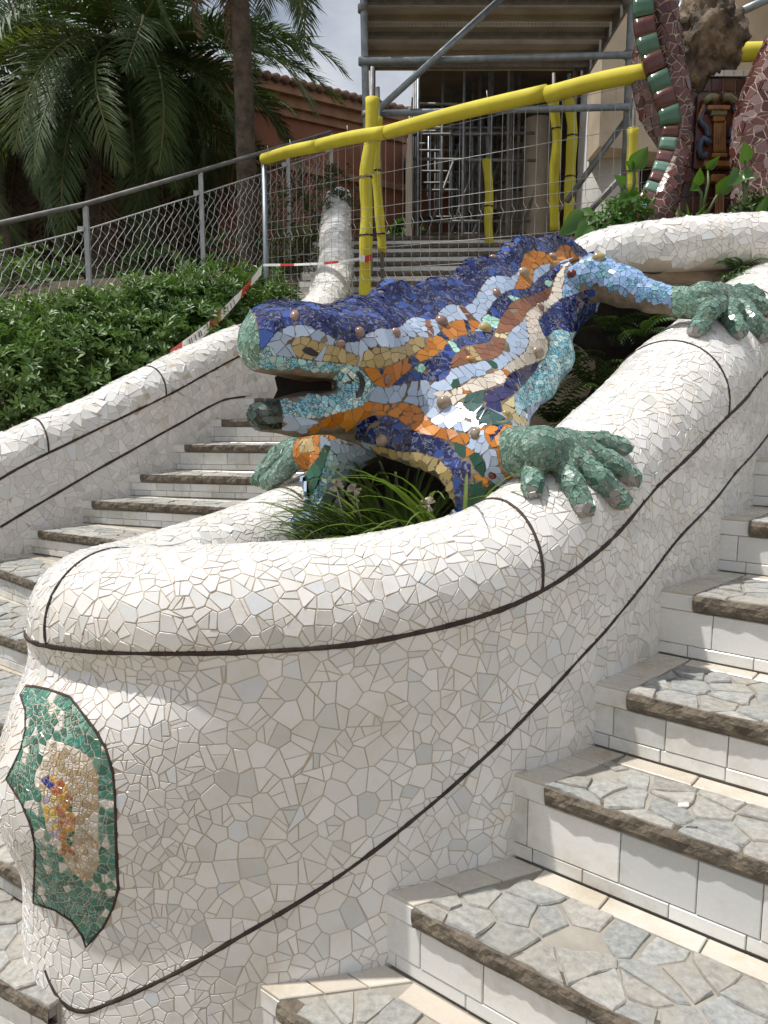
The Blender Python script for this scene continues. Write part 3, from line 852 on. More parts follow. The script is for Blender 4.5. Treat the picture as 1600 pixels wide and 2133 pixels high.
# hollow under the belly
sd.cone(A_(850, 1085, 2.25), A_(800, 1050, 2.95), .155, .165, .03, sub=True)
LV, LF = sd.mesh()
M_BELLY = plain('rough_stone_core', (.26, .20, .14), (.10, .075, .05), 14, .95, .8, 40, bdist=.012)
LVl = [tuple(v) for v in LV]; LFl = [tuple(int(i) for i in f) for f in LF]
body = mesh_obj('body', LVl, LFl, M_BELLY, lizard, True)
BV_L = BVHTree.FromPolygons(LVl, LFl)

# paws: palm and five toes laid on the rim
def rim_point(px, py, r, bvh, sink=.75):
    h, n = hit(bvh, px, py)
    if h is None or h.y > (2.5 if px < 1380 else 3.2):
        h, n, *_ = bvh.find_nearest(at(px, py, 2.08 if px < 1380 else 2.78))
    return tuple(h + n * r * sink)
def paw(name, palm, toes, h=.0062):
    pts = [p for c in palm + toes for p, r in c]; lo = np.min([p for p in pts], axis=0) - .09; hi = np.max(pts, axis=0) + .09
    s = SDF(lo, hi, h)
    for c in palm: s.chain(c, .022)
    for c in toes: s.chain(c, .006)
    V, F = s.mesh(); V = [tuple(v) for v in V]; F = [tuple(int(i) for i in f) for f in F]
    return V, F
def toe(ps, r0, r1, bvh): 
    o = []
    for k, (x, y) in enumerate(ps):
        r = r0 + (r1 - r0) * k / (len(ps) - 1); p = rim_point(x, y, r, bvh, .8)
        if p: o.append((p, r))
    return o
paw_near = paw('paw', [[(A_(1075, 935, 2.13), .062), (A_(1125, 935, 2.04), .056), (rim_point(1175, 950, .044, BV_P), .044), (rim_point(1212, 945, .036, BV_P), .034)], [(A_(1085, 960, 2.10), .05), (rim_point(1120, 965, .042, BV_P), .042)], [(rim_point(1140, 955, .042, BV_P), .042), (rim_point(1192, 972, .034, BV_P), .033)]],
               [toe([(1125, 965), (1114, 1005), (1108, 1030)], .034, .028, BV_P), toe([(1165, 975), (1190, 1022), (1210, 1064)], .031, .025, BV_P), toe([(1200, 968), (1245, 1010), (1280, 1046)], .031, .026, BV_P),
                toe([(1215, 950), (1265, 972), (1306, 1000)], .029, .025, BV_P), toe([(1210, 932), (1252, 930), (1290, 942)], .027, .024, BV_P)])
paw_hind = paw('paw', [[(A_(1425, 628, 2.80), .045), (A_(1465, 622, 2.76), .052), (rim_point(1495, 640, .05, BV_P), .048), (rim_point(1535, 640, .04, BV_P), .038)], [(rim_point(1485, 640, .05, BV_P), .045), (rim_point(1520, 660, .04, BV_P), .036)]],
               [[(A_(1492, 634, 2.74), .036), (A_(1474, 650, 2.69), .034)] + toe([(1456, 692), (1448, 700)], .031, .027, BV_P), toe([(1505, 655), (1518, 680), (1530, 700)], .035, .029, BV_P), toe([(1538, 652), (1562, 682), (1583, 706)], .035, .028, BV_P),
                toe([(1550, 640), (1575, 648), (1600, 656)], .032, .027, BV_P), toe([(1535, 622), (1560, 620), (1574, 626)], .03, .025, BV_P)])
paw_far = paw('paw', [[(A_(640, 948, 2.86), .06), (A_(612, 945, 2.90), .05)]],
              [[(A_(618, 935, 2.90), .042), (A_(575, 962, 2.95), .034), (A_(536, 1000, 2.98), .026)], [(A_(622, 950, 2.86), .044), (A_(588, 980, 2.86), .038), (A_(558, 1005, 2.86), .03)], [(A_(610, 930, 2.95), .036), (A_(575, 945, 3.02), .028), (A_(545, 985, 3.06), .024)]])

# colours of the skin, as regions of the flank (drawn in the side view of the animal)
DB, LB, OR, YE, BR, CRm, GR, G2, NV, TQ, GS, HB, AQ, CH, CY = 'DB LB OR YE BR CR GR G2 NV TQ GS HB AQ CH CY'.split()
PAL = {DB: ([(.006, .012, .075), (.009, .016, .10), (.008, .010, .060), (.012, .030, .15)], 1), LB: ([(.36, .45, .60), (.39, .48, .63), (.33, .42, .56), (.42, .50, .64)], 0), OR: ([(.50, .175, .018), (.46, .15, .014), (.54, .21, .03)], 0),
       YE: ([(.44, .34, .16), (.48, .37, .18), (.40, .30, .13)], 0), BR: ([(.22, .085, .042), (.25, .10, .05), (.19, .075, .04)], 0), CRm: ([(.66, .59, .50), (.70, .63, .54), (.62, .55, .46)], 0),
       GR: ([(.018, .095, .050), (.022, .11, .06), (.014, .075, .045)], 0), G2: ([(.030, .085, .075), (.035, .10, .085)], 0), NV: ([(.020, .018, .085), (.025, .022, .10)], 0), TQ: ([(.34, .62, .68), (.30, .56, .62), (.42, .62, .66), (.48, .60, .58)], 2),
       GS: ([(.15, .27, .20), (.18, .31, .23), (.12, .22, .17)], 1), HB: ([(.26, .42, .62), (.22, .38, .58), (.22, .44, .52)], 2), AQ: ([(.30, .55, .45)], 1), CH: ([(.02, .035, .028), (.03, .06, .05), (.01, .015, .012)], 0), CY: ([(.58, .50, .28), (.52, .42, .22)], 0)}
REG = [
 (DB, [(531, 655), (541, 700), (543, 730), (565, 705), (575, 692), (590, 685), (605, 678), (630, 676), (655, 682), (680, 695), (700, 707), (720, 712), (745, 711), (765, 695), (790, 684), (817, 686), (835, 679), (852, 665), (867, 661), (885, 665), (905, 665), (917, 647), (935, 635), (955, 636), (975, 636), (990, 620), (1004, 597), (1020, 578), (1042, 574), (1067, 575), (1082, 562), (1087, 545), (1095, 527), (1115, 521), (1135, 525), (1155, 527), (1167, 512), (1182, 511), (1197, 522), (1210, 535), (1235, 530), (1235, 455), (500, 560), (505, 640)]),
 (GS, [(470, 640), (522, 645), (531, 662), (541, 700), (541, 768), (470, 790)]),
 (TQ, [(541, 730), (562, 720), (577, 740), (605, 744), (642, 750), (705, 757), (720, 755), (735, 756), (752, 770), (767, 785), (785, 804), (772, 820), (770, 832), (750, 850), (717, 857), (685, 867), (650, 872), (615, 867), (575, 866), (560, 830), (600, 800), (541, 768)]),
 (CH, [(495, 825), (580, 825), (590, 860), (585, 915), (495, 905)]),
 (OR, [(640, 895), (687, 867), (725, 855), (752, 847), (767, 836), (800, 841), (832, 839), (855, 841), (875, 852), (892, 872), (912, 889), (945, 895), (970, 902), (980, 917), (970, 929), (940, 920), (920, 914), (892, 906), (867, 899), (845, 885), (822, 870), (795, 865), (765, 870), (735, 890), (720, 904), (690, 915)]),
 (DB, [(715, 906), (735, 890), (765, 870), (795, 865), (822, 870), (845, 885), (867, 899), (892, 906), (920, 914), (940, 928), (960, 955), (980, 967), (981, 990), (977, 1020), (977, 1080), (955, 1095), (950, 1060), (946, 1025), (940, 990), (925, 967), (905, 952), (870, 942), (840, 942), (812, 935), (770, 925)]),
 (YE, [(770, 926), (812, 935), (840, 942), (870, 942), (905, 952), (925, 967), (940, 990), (946, 1025), (950, 1060), (935, 1050), (915, 1010), (880, 985), (830, 965), (780, 945)]),
 (GR, [(932, 917), (971, 930), (972, 950), (988, 942), (1002, 948), (1011, 965), (1011, 1000), (1040, 1015), (1050, 1060), (978, 1080), (981, 968), (960, 953), (940, 928)]),
 (OR, [(970, 930), (989, 942), (970, 956)]), (OR, [(981, 993), (1001, 987), (995, 1005), (980, 1012)]), (OR, [(1006, 993), (1018, 993), (1018, 1015), (1004, 1015)]),
 (OR, [(1009, 885), (1042, 880), (1070, 885), (1062, 932), (1066, 960), (1085, 1000), (1060, 1001), (1042, 975), (1035, 945), (1020, 925), (1011, 912)]), (DB, [(1012, 915), (1042, 882), (1050, 885), (1022, 921)]),
 (YE, [(607, 720), (615, 705), (630, 700), (655, 709), (680, 717), (705, 722), (725, 732), (750, 742), (760, 732), (785, 722), (817, 724), (840, 720), (860, 704), (875, 702), (890, 705), (885, 722), (865, 735), (845, 746), (812, 760), (792, 766), (760, 765), (750, 765), (717, 757), (655, 750), (622, 744), (610, 732)]),
 (OR, [(755, 765), (792, 766), (815, 759), (845, 746), (867, 734), (885, 722), (890, 705), (910, 699), (922, 685), (940, 670), (967, 667), (1000, 670), (995, 685), (977, 695), (942, 706), (930, 717), (920, 732), (895, 747), (870, 757), (842, 780), (815, 804), (802, 807), (780, 800), (765, 780)]),
 (DB, [(785, 768), (797, 768), (808, 785), (795, 782)]),
 (DB, [(815, 804), (842, 780), (870, 757), (895, 747), (920, 732), (932, 715), (960, 702), (985, 695), (1025, 687), (1032, 680), (1027, 700), (1017, 712), (992, 717), (965, 722), (945, 742), (940, 767), (930, 785), (912, 795), (882, 792), (852, 795), (830, 802)]),
 (DB, [(845, 750), (862, 740), (872, 752), (862, 765)]), (AQ, [(862, 765), (880, 755), (893, 778), (870, 775)]), (DB, [(910, 697), (932, 710), (938, 708), (920, 690)]), (AQ, [(932, 712), (942, 706), (960, 732), (948, 735)]), (DB, [(965, 667), (975, 668), (983, 692), (972, 690)]),
 (DB, [(1005, 668), (1012, 655), (1027, 632), (1042, 617), (1060, 605), (1105, 597), (1120, 582), (1150, 560), (1180, 545), (1160, 575), (1148, 598), (1110, 615), (1072, 627), (1055, 647), (1040, 668), (1030, 690)]),
 (AQ, [(1003, 660), (1015, 655), (1042, 665), (1035, 685), (1005, 675)]), (AQ, [(1055, 617), (1065, 615), (1085, 622), (1070, 627)]), (AQ, [(1130, 590), (1140, 582), (1152, 588), (1145, 598)]),
 (BR, [(940, 767), (940, 752), (965, 725), (992, 717), (1017, 716), (1032, 695), (1040, 670), (1055, 645), (1072, 627), (1110, 615), (1147, 600), (1145, 617), (1117, 637), (1097, 650), (1092, 667), (1072, 682), (1055, 700), (1050, 725), (1035, 745), (1005, 752), (977, 757)]),
 (YE, [(970, 724), (983, 720), (1005, 750), (992, 752)]), (CY, [(1032, 694), (1060, 693), (1055, 706), (1030, 702)]), (CY, [(1057, 648), (1075, 640), (1080, 650), (1060, 652)]),
 (CRm, [(892, 816), (940, 812), (977, 792), (1015, 780), (1047, 767), (1072, 747), (1092, 732), (1102, 707), (1095, 672), (1097, 652), (1117, 637), (1145, 617), (1150, 597), (1160, 572), (1180, 555), (1212, 547), (1182, 562), (1175, 587), (1175, 615), (1135, 650), (1122, 670), (1135, 700), (1142, 720), (1135, 745), (1122, 752), (1067, 780), (1055, 795), (1015, 810), (975, 825), (960, 832), (967, 852), (940, 842), (910, 825)]),
 (OR, [(1043, 768), (1052, 768), (1066, 778), (1058, 787)]), (OR, [(960, 808), (970, 803), (980, 820), (968, 822)]), (GR, [(1013, 752), (1027, 749), (1040, 765), (1030, 770)]), (GR, [(940, 792), (955, 788), (960, 806), (942, 810)]),
 (G2, [(962, 835), (977, 822), (1015, 812), (1007, 835), (1010, 847), (1037, 860), (1068, 884), (1000, 880), (992, 862), (970, 850)]),
 (NV, [(1015, 812), (1047, 802), (1065, 777), (1122, 755), (1110, 785), (1070, 820), (1045, 840), (1045, 860), (1012, 847), (1007, 832)]), (DB, [(1058, 790), (1070, 785), (1074, 803), (1060, 800)]),
 (CY, [(1045, 845), (1072, 822), (1076, 850), (1112, 890), (1090, 890), (1050, 865)]),
 (TQ, [(1140, 700), (1160, 687), (1200, 687), (1215, 745), (1185, 815), (1135, 832), (1095, 850), (1080, 866), (1072, 840), (1080, 815), (1115, 772), (1125, 755), (1135, 745), (1145, 717)]),
 (DB, [(1122, 670), (1135, 650), (1172, 620), (1200, 602), (1240, 598), (1240, 655), (1205, 690), (1160, 687), (1137, 700)]),
 (HB, [(1175, 587), (1180, 562), (1200, 548), (1235, 525), (1300, 530), (1360, 570), (1425, 575), (1430, 700), (1380, 690), (1300, 665), (1245, 640), (1235, 602), (1172, 620)]),
 (OR, [(1085, 556), (1087, 545), (1095, 527), (1115, 521), (1135, 525), (1155, 527), (1167, 512), (1182, 511), (1197, 522), (1210, 535), (1225, 540), (1197, 538), (1172, 545), (1130, 552), (1112, 565), (1110, 585), (1100, 600), (1072, 602), (1080, 582)]),
 (BR, [(885, 665), (893, 664), (905, 692), (893, 702)]), (BR, [(955, 636), (968, 640), (992, 668), (975, 668)]), (BR, [(587, 690), (593, 690), (610, 708), (604, 716)]), (BR, [(665, 708), (672, 703), (684, 706), (684, 718)]),
 (OR, [(605, 905), (668, 905), (665, 975), (618, 995), (605, 980)]), (YE, [(620, 915), (650, 912), (655, 940), (625, 945)]), (GR, [(675, 925), (690, 930), (668, 1005), (640, 1040), (632, 990), (665, 950)]), (TQ, [(690, 930), (708, 965), (658, 1060), (610, 1120), (618, 1080), (660, 1010)]),
 (GS, [(1402, 570), (1500, 570), (1500, 700), (1430, 710), (1398, 660)]),
 (GS, [(480, 905), (610, 905), (610, 990), (560, 1020), (480, 1020)]),
]
RX0, RY0, RST = 440, 440, 1.5
KEYS = [LB, DB, OR, YE, BR, CRm, GR, G2, NV, TQ, GS, HB, AQ, CH, CY]
RMAP = np.zeros((480, 700), np.int8)
for k, P in REG:
    xs = [q[0] for q in P]; ys = [q[1] for q in P]
    i0 = max(0, int((min(xs) - RX0) / RST)); i1 = min(700, int((max(xs) - RX0) / RST) + 2); j0 = max(0, int((min(ys) - RY0) / RST)); j1 = min(480, int((max(ys) - RY0) / RST) + 2)
    if i1 <= i0 or j1 <= j0: continue
    GX, GY = np.meshgrid(RX0 + RST * np.arange(i0, i1), RY0 + RST * np.arange(j0, j1)); ins = np.zeros(GX.shape, bool)
    sm = catmull([(a, b, 0) for a, b in P + P[:1]], 6)[:-1] if len(P) > 6 else [(a, b, 0) for a, b in P]
    for q in range(len(sm)):
        (x1, y1, _), (x2, y2, _) = sm[q], sm[q - 1]
        if y1 == y2: continue
        ins ^= ((y1 > GY) != (y2 > GY)) & (GX < (x2 - x1) * (GY - y1) / (y2 - y1) + x1)
    RMAP[j0:j1, i0:i1][ins] = KEYS.index(k)
def region(p):
    q = topx(p)
    if q is None: return LB
    if q[0] > 1400: return GS
    i = int((q[0] - RX0) / RST + .5); j = int((q[1] - RY0) / RST + .5)
    return KEYS[RMAP[j, i]] if 0 <= i < 700 and 0 <= j < 480 else LB
def lcol(p, n):
    k = region(p)
    if n.z < -.86 or (k == HB and n.z < -.35): return None
    cs, mi = PAL[k]; c = random.choice(cs); f = random.uniform(.9, 1.1)
    if k == TQ and random.random() < .35: mi = 1 if random.random() < .5 else 0
    if k == DB and random.random() < .12: c, mi = (.03, .075, .30), 0
    if k == HB and random.random() < .5: c, mi = (.28, .42, .66), 0
    return tuple(x * f for x in c), mi, k
SZ = {DB: .029, LB: .036, OR: .037, YE: .031, BR: .038, CRm: .033, GR: .036, G2: .045, NV: .045, TQ: .019, GS: .021, HB: .022, AQ: .026, CH: .018, CY: .036}
shL = Shards([M_COLT, M_MARB, M_SPEC])
mouthc = at(610, 800, 2.26)
def lskip(p, n):
    q = topx(p)
    if q[2] > 3.55: return True
    if 480 < q[0] < 700 and 768 < q[1] < 832 and abs(n.z) > .25 and abs(n.dot(Vector(HL))) < .6: return True
    if 500 < q[0] < 692 and 782 < q[1] < 824 and q[2] > 2.33: return True
    if q[1] > 930 and 690 < q[0] < 930: return n.dot((CAM - p).normalized()) < .35
    return False
mosaic(shL, LVl, LFl, lambda p: SZ[region(p)], lcol, gap=.0017, th=.0009, split=.30, tilt=.012, bvh=BV_L, skip=lskip, dens=2.2, rid=region, grow=1.8)
shL.emit(lizard, 'tile', 300, bvhs=(BV_L,))
HG = [(.095, .19, .140), (.12, .22, .165), (.075, .155, .115), (.15, .25, .20)]
NAILS = {0: [(1108, 1032), (1210, 1064), (1279, 1044), (1308, 1000)], 1: [(1440, 694), (1536, 706), (1592, 712)], 2: []}
for i, (V, F) in enumerate((paw_near, paw_hind, paw_far)):
    p = mesh_obj('paw', V, F, M_GROUTD, lizard, True)
    nl = NAILS[i]
    def hcol(q, n, nl=nl):
        if n.z < -.75: return None
        x = topx(q)
        if any((x[0] - a) ** 2 + (x[1] - b) ** 2 < 15 ** 2 for a, b in nl): return (.34, .32, .31), 0, None
        return random.choice(HG), 1, None
    s2 = Shards([M_COLT, M_MARB])
    mosaic(s2, V, F, lambda q: .0185, hcol, gap=.0018, th=.0010, split=.3, tilt=.025, dens=2.6)
    s2.emit(p, 'tile', 90)

# knobs set into the skin
M_KNOB = {}
for nm, c in (('pink', (.30, .19, .15)), ('tan', (.36, .28, .20)), ('yellow', (.48, .38, .16)), ('red', (.16, .03, .02)), ('orange', (.5, .28, .08))):
    m = plain('knob_' + nm, c, tuple(x * .7 for x in c), 30, .14); M_KNOB[nm] = m
KN = [(614, 658, 10, 15, 'pink'), (749, 692, 11, 12, 'pink'), (824, 694, 12, 11, 'pink'), (709, 715, 12, 8, 'pink'), (806, 792, 8, 13, 'pink'), (796, 917, 14, 14, 'tan'), (919, 670, 14, 14, 'pink'), (1010, 685, 15, 14, 'yellow'), (1034, 610, 9, 12, 'pink'), (1090, 569, 13, 12, 'tan'),
      (981, 749, 12, 8, 'orange'), (1125, 640, 11, 8, 'pink'), (1120, 734, 16, 13, 'tan'), (925, 838, 16, 15, 'tan'), (990, 902, 11, 14, 'tan'), (1055, 862, 11, 9, 'yellow'), (1247, 536, 13, 10, 'yellow'), (1151, 535, 9, 8, 'tan'), (1027, 536, 8, 6, 'pink'), (1191, 570, 10, 8, 'red'), (1026, 990, 9, 9, 'red')]
for x, y, a, b, cn_ in KN:
    h, n = hit(BV_L, x, y)
    if not h: h, n = hit(BV_L, x, y + 8)
    if not h: continue
    dd = (h - CAM).length; ra = a * dd / 1600; rb = b * dd / 1600
    t1 = Vector((1, 0, 0)); t1 = (t1 - n * n.dot(t1)).normalized(); t2 = n.cross(t1)
    V = []; F = []; nu, nv_ = 12, 5
    for j in range(nv_):
        e = R(-8) + (R(88) + R(8)) * j / nv_
        for k in range(nu):
            u = 2 * math.pi * k / nu; V.append(h + (t1 * math.cos(u) * ra + t2 * math.sin(u) * rb) * math.cos(e) + n * math.sin(e) * min(ra, rb) * .95)
        if j: F += [((j - 1) * nu + k, (j - 1) * nu + (k + 1) % nu, j * nu + (k + 1) % nu, j * nu + k) for k in range(nu)]
    V.append(h + n * min(ra, rb) * .95); F += [((nv_ - 1) * nu + k, (nv_ - 1) * nu + (k + 1) % nu, len(V) - 1) for k in range(nu)]
    mesh_obj('knob', V, F, M_KNOB[cn_], lizard, True)
# eye: a dark slot tile; gill hole rimmed in dark green
M_EYE = plain('black_glaze', (.012, .013, .018), (.03, .032, .04), 40, .12)
def plaque(name, outline, bvh, mat, th, parent):
    P = [hit(bvh, x, y) for x, y in outline]; P = [q for q in P if q[0]]
    n = sum((q[1] for q in P), Vector()).normalized(); base = [q[0] for q in P]
    c = sum(base, Vector()) / len(base)
    k = len(base); V = [p - n * .01 for p in base] + [p + n * th * .6 for p in base] + [c + (p - c) * .8 + n * th for p in base]
    F = [tuple(range(2 * k, 3 * k))] + [(r * k + i, r * k + (i + 1) % k, (r + 1) * k + (i + 1) % k, (r + 1) * k + i) for r in (0, 1) for i in range(k)]
    if (base[1] - base[0]).cross(base[2] - base[1]).dot(n) < 0: F = [f[::-1] for f in F]
    return mesh_obj(name, V, F, mat, parent)
plaque('eye', [(629, 729), (636, 722), (648, 724), (663, 734), (661, 742), (648, 741), (634, 735)], BV_L, M_EYE, .006, lizard)
plaque('gill_slot', [(741, 774), (749, 773), (757, 782), (761, 797), (758, 815), (752, 826), (743, 829), (740, 820), (748, 812), (750, 797), (747, 785)], BV_L, M_EYE, .005, lizard)

M_MOUTH = plain('painted_mouth_shade', (.035, .022, .016), (.015, .010, .008), 20, .9, .6, 50, bdist=.008)  # shade inside the open mouth put into colour, on an added sheet
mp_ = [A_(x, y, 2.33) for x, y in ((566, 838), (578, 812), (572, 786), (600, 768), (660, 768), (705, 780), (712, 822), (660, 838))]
MB().prism([Vector(p) for p in mp_], Vector((.02, .05, 0))).obj('mouth_shade_sheet', M_MOUTH, lizard)
# ------------------------------------------------------------------ setting behind: terrain, terrace, upper basin
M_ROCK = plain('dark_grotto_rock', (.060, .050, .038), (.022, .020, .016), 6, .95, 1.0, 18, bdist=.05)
M_LINT = plain('stained_stone', (.34, .25, .16), (.16, .11, .07), 6, .9, .5, 40, bdist=.01, vscale=(1, 1, 3))
M_LEAF = {}
def leafmat(name, c1, c2, rough=.42, scale=3):
    m, t, p = newmat(name)
    t.links.new(ramp(t, nz(t, scale, 3), [(.3, c1), (.7, c2)]), p.inputs['Base Color']); p.inputs['Roughness'].default_value = rough
    tr = t.nodes.new('ShaderNodeBsdfTranslucent'); tr.inputs[0].default_value = (c1[0] * 2.2, c1[1] * 2.0, c1[2], 1)
    ms = t.nodes.new('ShaderNodeMixShader'); ms.inputs[0].default_value = .22
    out = t.nodes['Material Output']; t.links.new(p.outputs[0], ms.inputs[1]); t.links.new(tr.outputs[0], ms.inputs[2]); t.links.new(ms.outputs[0], out.inputs[0])
    return m
M_HEDGE = leafmat('hedge_leaf', (.065, .14, .033), (.14, .22, .06), .45, 1.4)
M_PALM = leafmat('palm_leaflet', (.050, .095, .032), (.095, .145, .052), .6, 1.2)
M_PALM2 = leafmat('sunlit_palm_leaflet', (.10, .14, .035), (.06, .10, .03), .58, 1.2)  # lighter copy of the leaflet green with sunlight painted in
M_DRY = plain('dry_palm_leaf', (.17, .115, .065), (.085, .055, .032), 2, .9)
M_BRIGHT = leafmat('fresh_leaf', (.07, .17, .022), (.045, .12, .02), .34, 6)
M_STRAP = leafmat('strap_leaf', (.085, .15, .028), (.15, .20, .048), .30, 4)
M_FERN = leafmat('fern_leaf', (.035, .075, .016), (.05, .10, .02), .5, 5)
M_STEM = plain('green_stem', (.10, .16, .04), (.07, .11, .03), 8, .5)
M_BARK = plain('bark', (.14, .105, .075), (.06, .045, .034), 9, .95, .9, 30, bdist=.03)

def grid_mesh(name, x0, x1, y0, y1, nx, ny, f, mat, kind='structure'):
    V = [(x0 + (x1 - x0) * i / nx, y0 + (y1 - y0) * j / ny, 0) for j in range(ny + 1) for i in range(nx + 1)]
    V = [(x, y, f(x, y)) for x, y, _ in V]
    F = [(j * (nx + 1) + i, j * (nx + 1) + i + 1, (j + 1) * (nx + 1) + i + 1, (j + 1) * (nx + 1) + i) for j in range(ny) for i in range(nx)]
    o = mesh_obj(name, V, F, mat, None, True); o['kind'] = kind; return o
def hillz(x, y):
    s = (x * -.77 + y * .635 - 4.4) ; a = x * .635 + y * .772
    return max(-.5, min(3.1, .75 + .40 * (a - 1.9))) + .25 * sstep(0, 3, s) + .05 * noise.noise(Vector((x, y, 0)))
H = []
pth = [(c[0] - n_[0] * .42, c[1] - n_[1] * .42) for c, n_ in zip(BL['C'], BL['N'])][::6]
V = []; F = []
for i, (x, y) in enumerate(pth):
    for k in range(14):
        d = .01 + 9 * (k / 13) ** 1.8; qx, qy = x - d * .90, y + d * .30
        V.append((qx, qy, max(.2, min(3.2, BL['C'][i * 6][2] - .40 - .02 * d)) + .04 * noise.noise(Vector((qx, qy, 0)) * 2)))
    if i: F += [((i - 1) * 14 + k, i * 14 + k, i * 14 + k + 1, (i - 1) * 14 + k + 1) for k in range(13)]
M_UNDER = plain('dark_leaf_litter', (.09, .065, .04), (.045, .038, .022), 5, .95, .6, 25, bdist=.03)  # dark green-brown of the soil and litter itself
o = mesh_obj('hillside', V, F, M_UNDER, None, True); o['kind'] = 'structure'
M_PAVE = plain('terrace_paving', (.34, .29, .23), (.25, .22, .18), 4, .9)
m = MB().box((-.75, 9.85, -.5), (27, 0, 0), (0, 40, 0), (0, 0, 4.18)); o = m.obj('terrace', M_PAVE); o['kind'] = 'structure'

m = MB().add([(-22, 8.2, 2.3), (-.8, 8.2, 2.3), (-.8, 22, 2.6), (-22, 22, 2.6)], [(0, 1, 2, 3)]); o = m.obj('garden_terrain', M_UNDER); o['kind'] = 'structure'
# upper basin with a mosaic rim above the grotto
basin = empty('upper_basin', (1.3, 4.2, 0)); tag(basin, 'upper basin with a white mosaic rounded rim over a dark grotto, behind the lizard', 'basin')
bp = [((1172, 566, 3.86), .05), ((1205, 548, 3.80), .10), ((1260, 532, 3.74), .118), ((1350, 517, 3.70), .120), ((1500, 505, 3.68), .124), ((1640, 500, 3.68), .125), ((1800, 497, 3.70), .125), ((1950, 495, 3.75), .12)]
cc = catmull([tuple(at(*a)) + (r,) for a, r in bp], .03)
mt = MB().tube([c[:3] for c in cc], [c[3] for c in cc], 26)
mesh_obj('rim', mt.v, mt.f, M_GROUT, basin, True)
BV_U = BVHTree.FromPolygons([tuple(v) for v in mt.v], mt.f)
shU = Shards([M_TILE])
mosaic(shU, mt.v, mt.f[:-2], lambda p: .072, white, gap=.0022, th=.0013, piece=.38, tilt=.010, bvh=BV_U, skip=lambda p, n: n.z < -.75 or n.y > .9)
shU.emit(basin, 'tile', 200)
z1 = at(1450, 556, 3.7).z; z0 = at(1450, 602, 3.7).z
m = MB().box((.75, 3.68, z0), (1.62, -.0, .04), (0, .9, 0), (0, 0, z1 - z0 - .02)); m.obj('lintel', M_LINT, basin)
m = MB().box((1.76, 3.50, z0 - .05), (.5, 0, .02), (0, .3, 0), (0, 0, z1 - z0 + .02)); m.obj('corner_block', M_LINT, basin)
# rough grotto walls, and one sheet standing in for shade
def rough_sheet(name, P, U, Vv, nu, nv_, amp, mat, parent):
    P, U, Vv = Vector(P), Vector(U), Vector(Vv); n = U.cross(Vv).normalized(); vs = []
    for j in range(nv_ + 1):
        for i in range(nu + 1):
            p = P + U * i / nu + Vv * j / nv_; vs.append(p + n * (noise.noise(p * 3.2) * amp + noise.noise(p * 9) * amp * .5))
    fs = [(j * (nu + 1) + i, j * (nu + 1) + i + 1, (j + 1) * (nu + 1) + i + 1, (j + 1) * (nu + 1) + i) for j in range(nv_) for i in range(nu)]
    return mesh_obj(name, vs, fs, mat, parent, True)
rough_sheet('grotto_wall_and_shade', (.22, 3.95, .6), (2.3, .35, 0), (0, 0, 1.50), 40, 30, .14, M_ROCK, basin)
rough_sheet('grotto_wall_and_shade', (.02, 3.2, .6), (-.02, 1.0, 0), (0, 0, 1.2), 16, 20, .05, M_ROCK, basin)
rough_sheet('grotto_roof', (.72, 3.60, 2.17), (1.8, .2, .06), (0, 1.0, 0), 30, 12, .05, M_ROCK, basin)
rough_sheet('grotto_wall_and_shade', (-.16, 2.86, .7), (.75, .30, 0), (0, 0, .80), 24, 16, .05, M_ROCK, basin)  # dark sheet added to blacken the hollow under the belly
rough_sheet('basin_soil', (.80, 3.80, 2.36), (3.0, 0, 0), (0, 3.2, .1), 30, 24, .06, M_SOIL, basin)
m = MB().box((.64, 4.0, .5), (.14, .0, 0), (.25, 3.0, 0), (0, 0, 1.74)); m.obj('side_wall', M_LINT, basin)

# ------------------------------------------------------------------ tripod fountain with the rock
M_BRT = glazed('brown_tile', rlo=.12, rhi=.3)
M_PALEG = plain('pale_grout', (.46, .38, .31), (.32, .25, .19), 14, .95, .4, 60, bdist=.004)
BRN = [(.085, .028, .022), (.11, .035, .025), (.07, .022, .02), (.12, .045, .04)]
PUR = [(.20, .12, .12), (.16, .085, .085), (.24, .16, .16)]
fnt = empty('tripod_fountain', at(1470, 480, 4.6)); tag(fnt, 'brown mosaic tripod fountain with green striped edges behind the upper basin rim', 'fountain')
def leg(pts, colour, parent, size=.052):
    cc = catmull([tuple(at(*a)) + (r,) for a, r in pts], .04); mt = MB().tube([c[:3] for c in cc], [c[3] for c in cc], 18)
    lo = mesh_obj('leg', mt.v, mt.f, M_PALEG, parent, True); s = Shards([M_BRT])
    mosaic(s, mt.v, mt.f[:-2], lambda p: size, lambda p, n: (random.choice(colour), 0, None), gap=.006, th=.002, split=.5, skip=lambda p, n: n.y > .6)
    s.emit(lo, 'tile', 110); return lo
l1 = leg([((1352, -130, 4.62), .10), ((1374, 0, 4.60), .092), ((1386, 100, 4.58), .090), ((1406, 190, 4.56), .085), ((1414, 260, 4.55), .075), ((1408, 330, 4.53), .072), ((1388, 400, 4.48), .08), ((1350, 490, 4.42), .10), ((1320, 560, 4.38), .11)], BRN, fnt)
leg([((1372, 20, 4.78), .06), ((1352, 100, 4.76), .085), ((1350, 170, 4.74), .09), ((1365, 240, 4.72), .08), ((1388, 300, 4.68), .05), ((1400, 360, 4.66), .03)], BRN + PUR, fnt, .048)
leg([((1700, 0, 4.5), .15), ((1640, 120, 4.5), .15), ((1592, 220, 4.5), .14), ((1575, 310, 4.48), .13), ((1585, 400, 4.46), .15), ((1610, 520, 4.4), .2)], PUR + BRN, fnt)
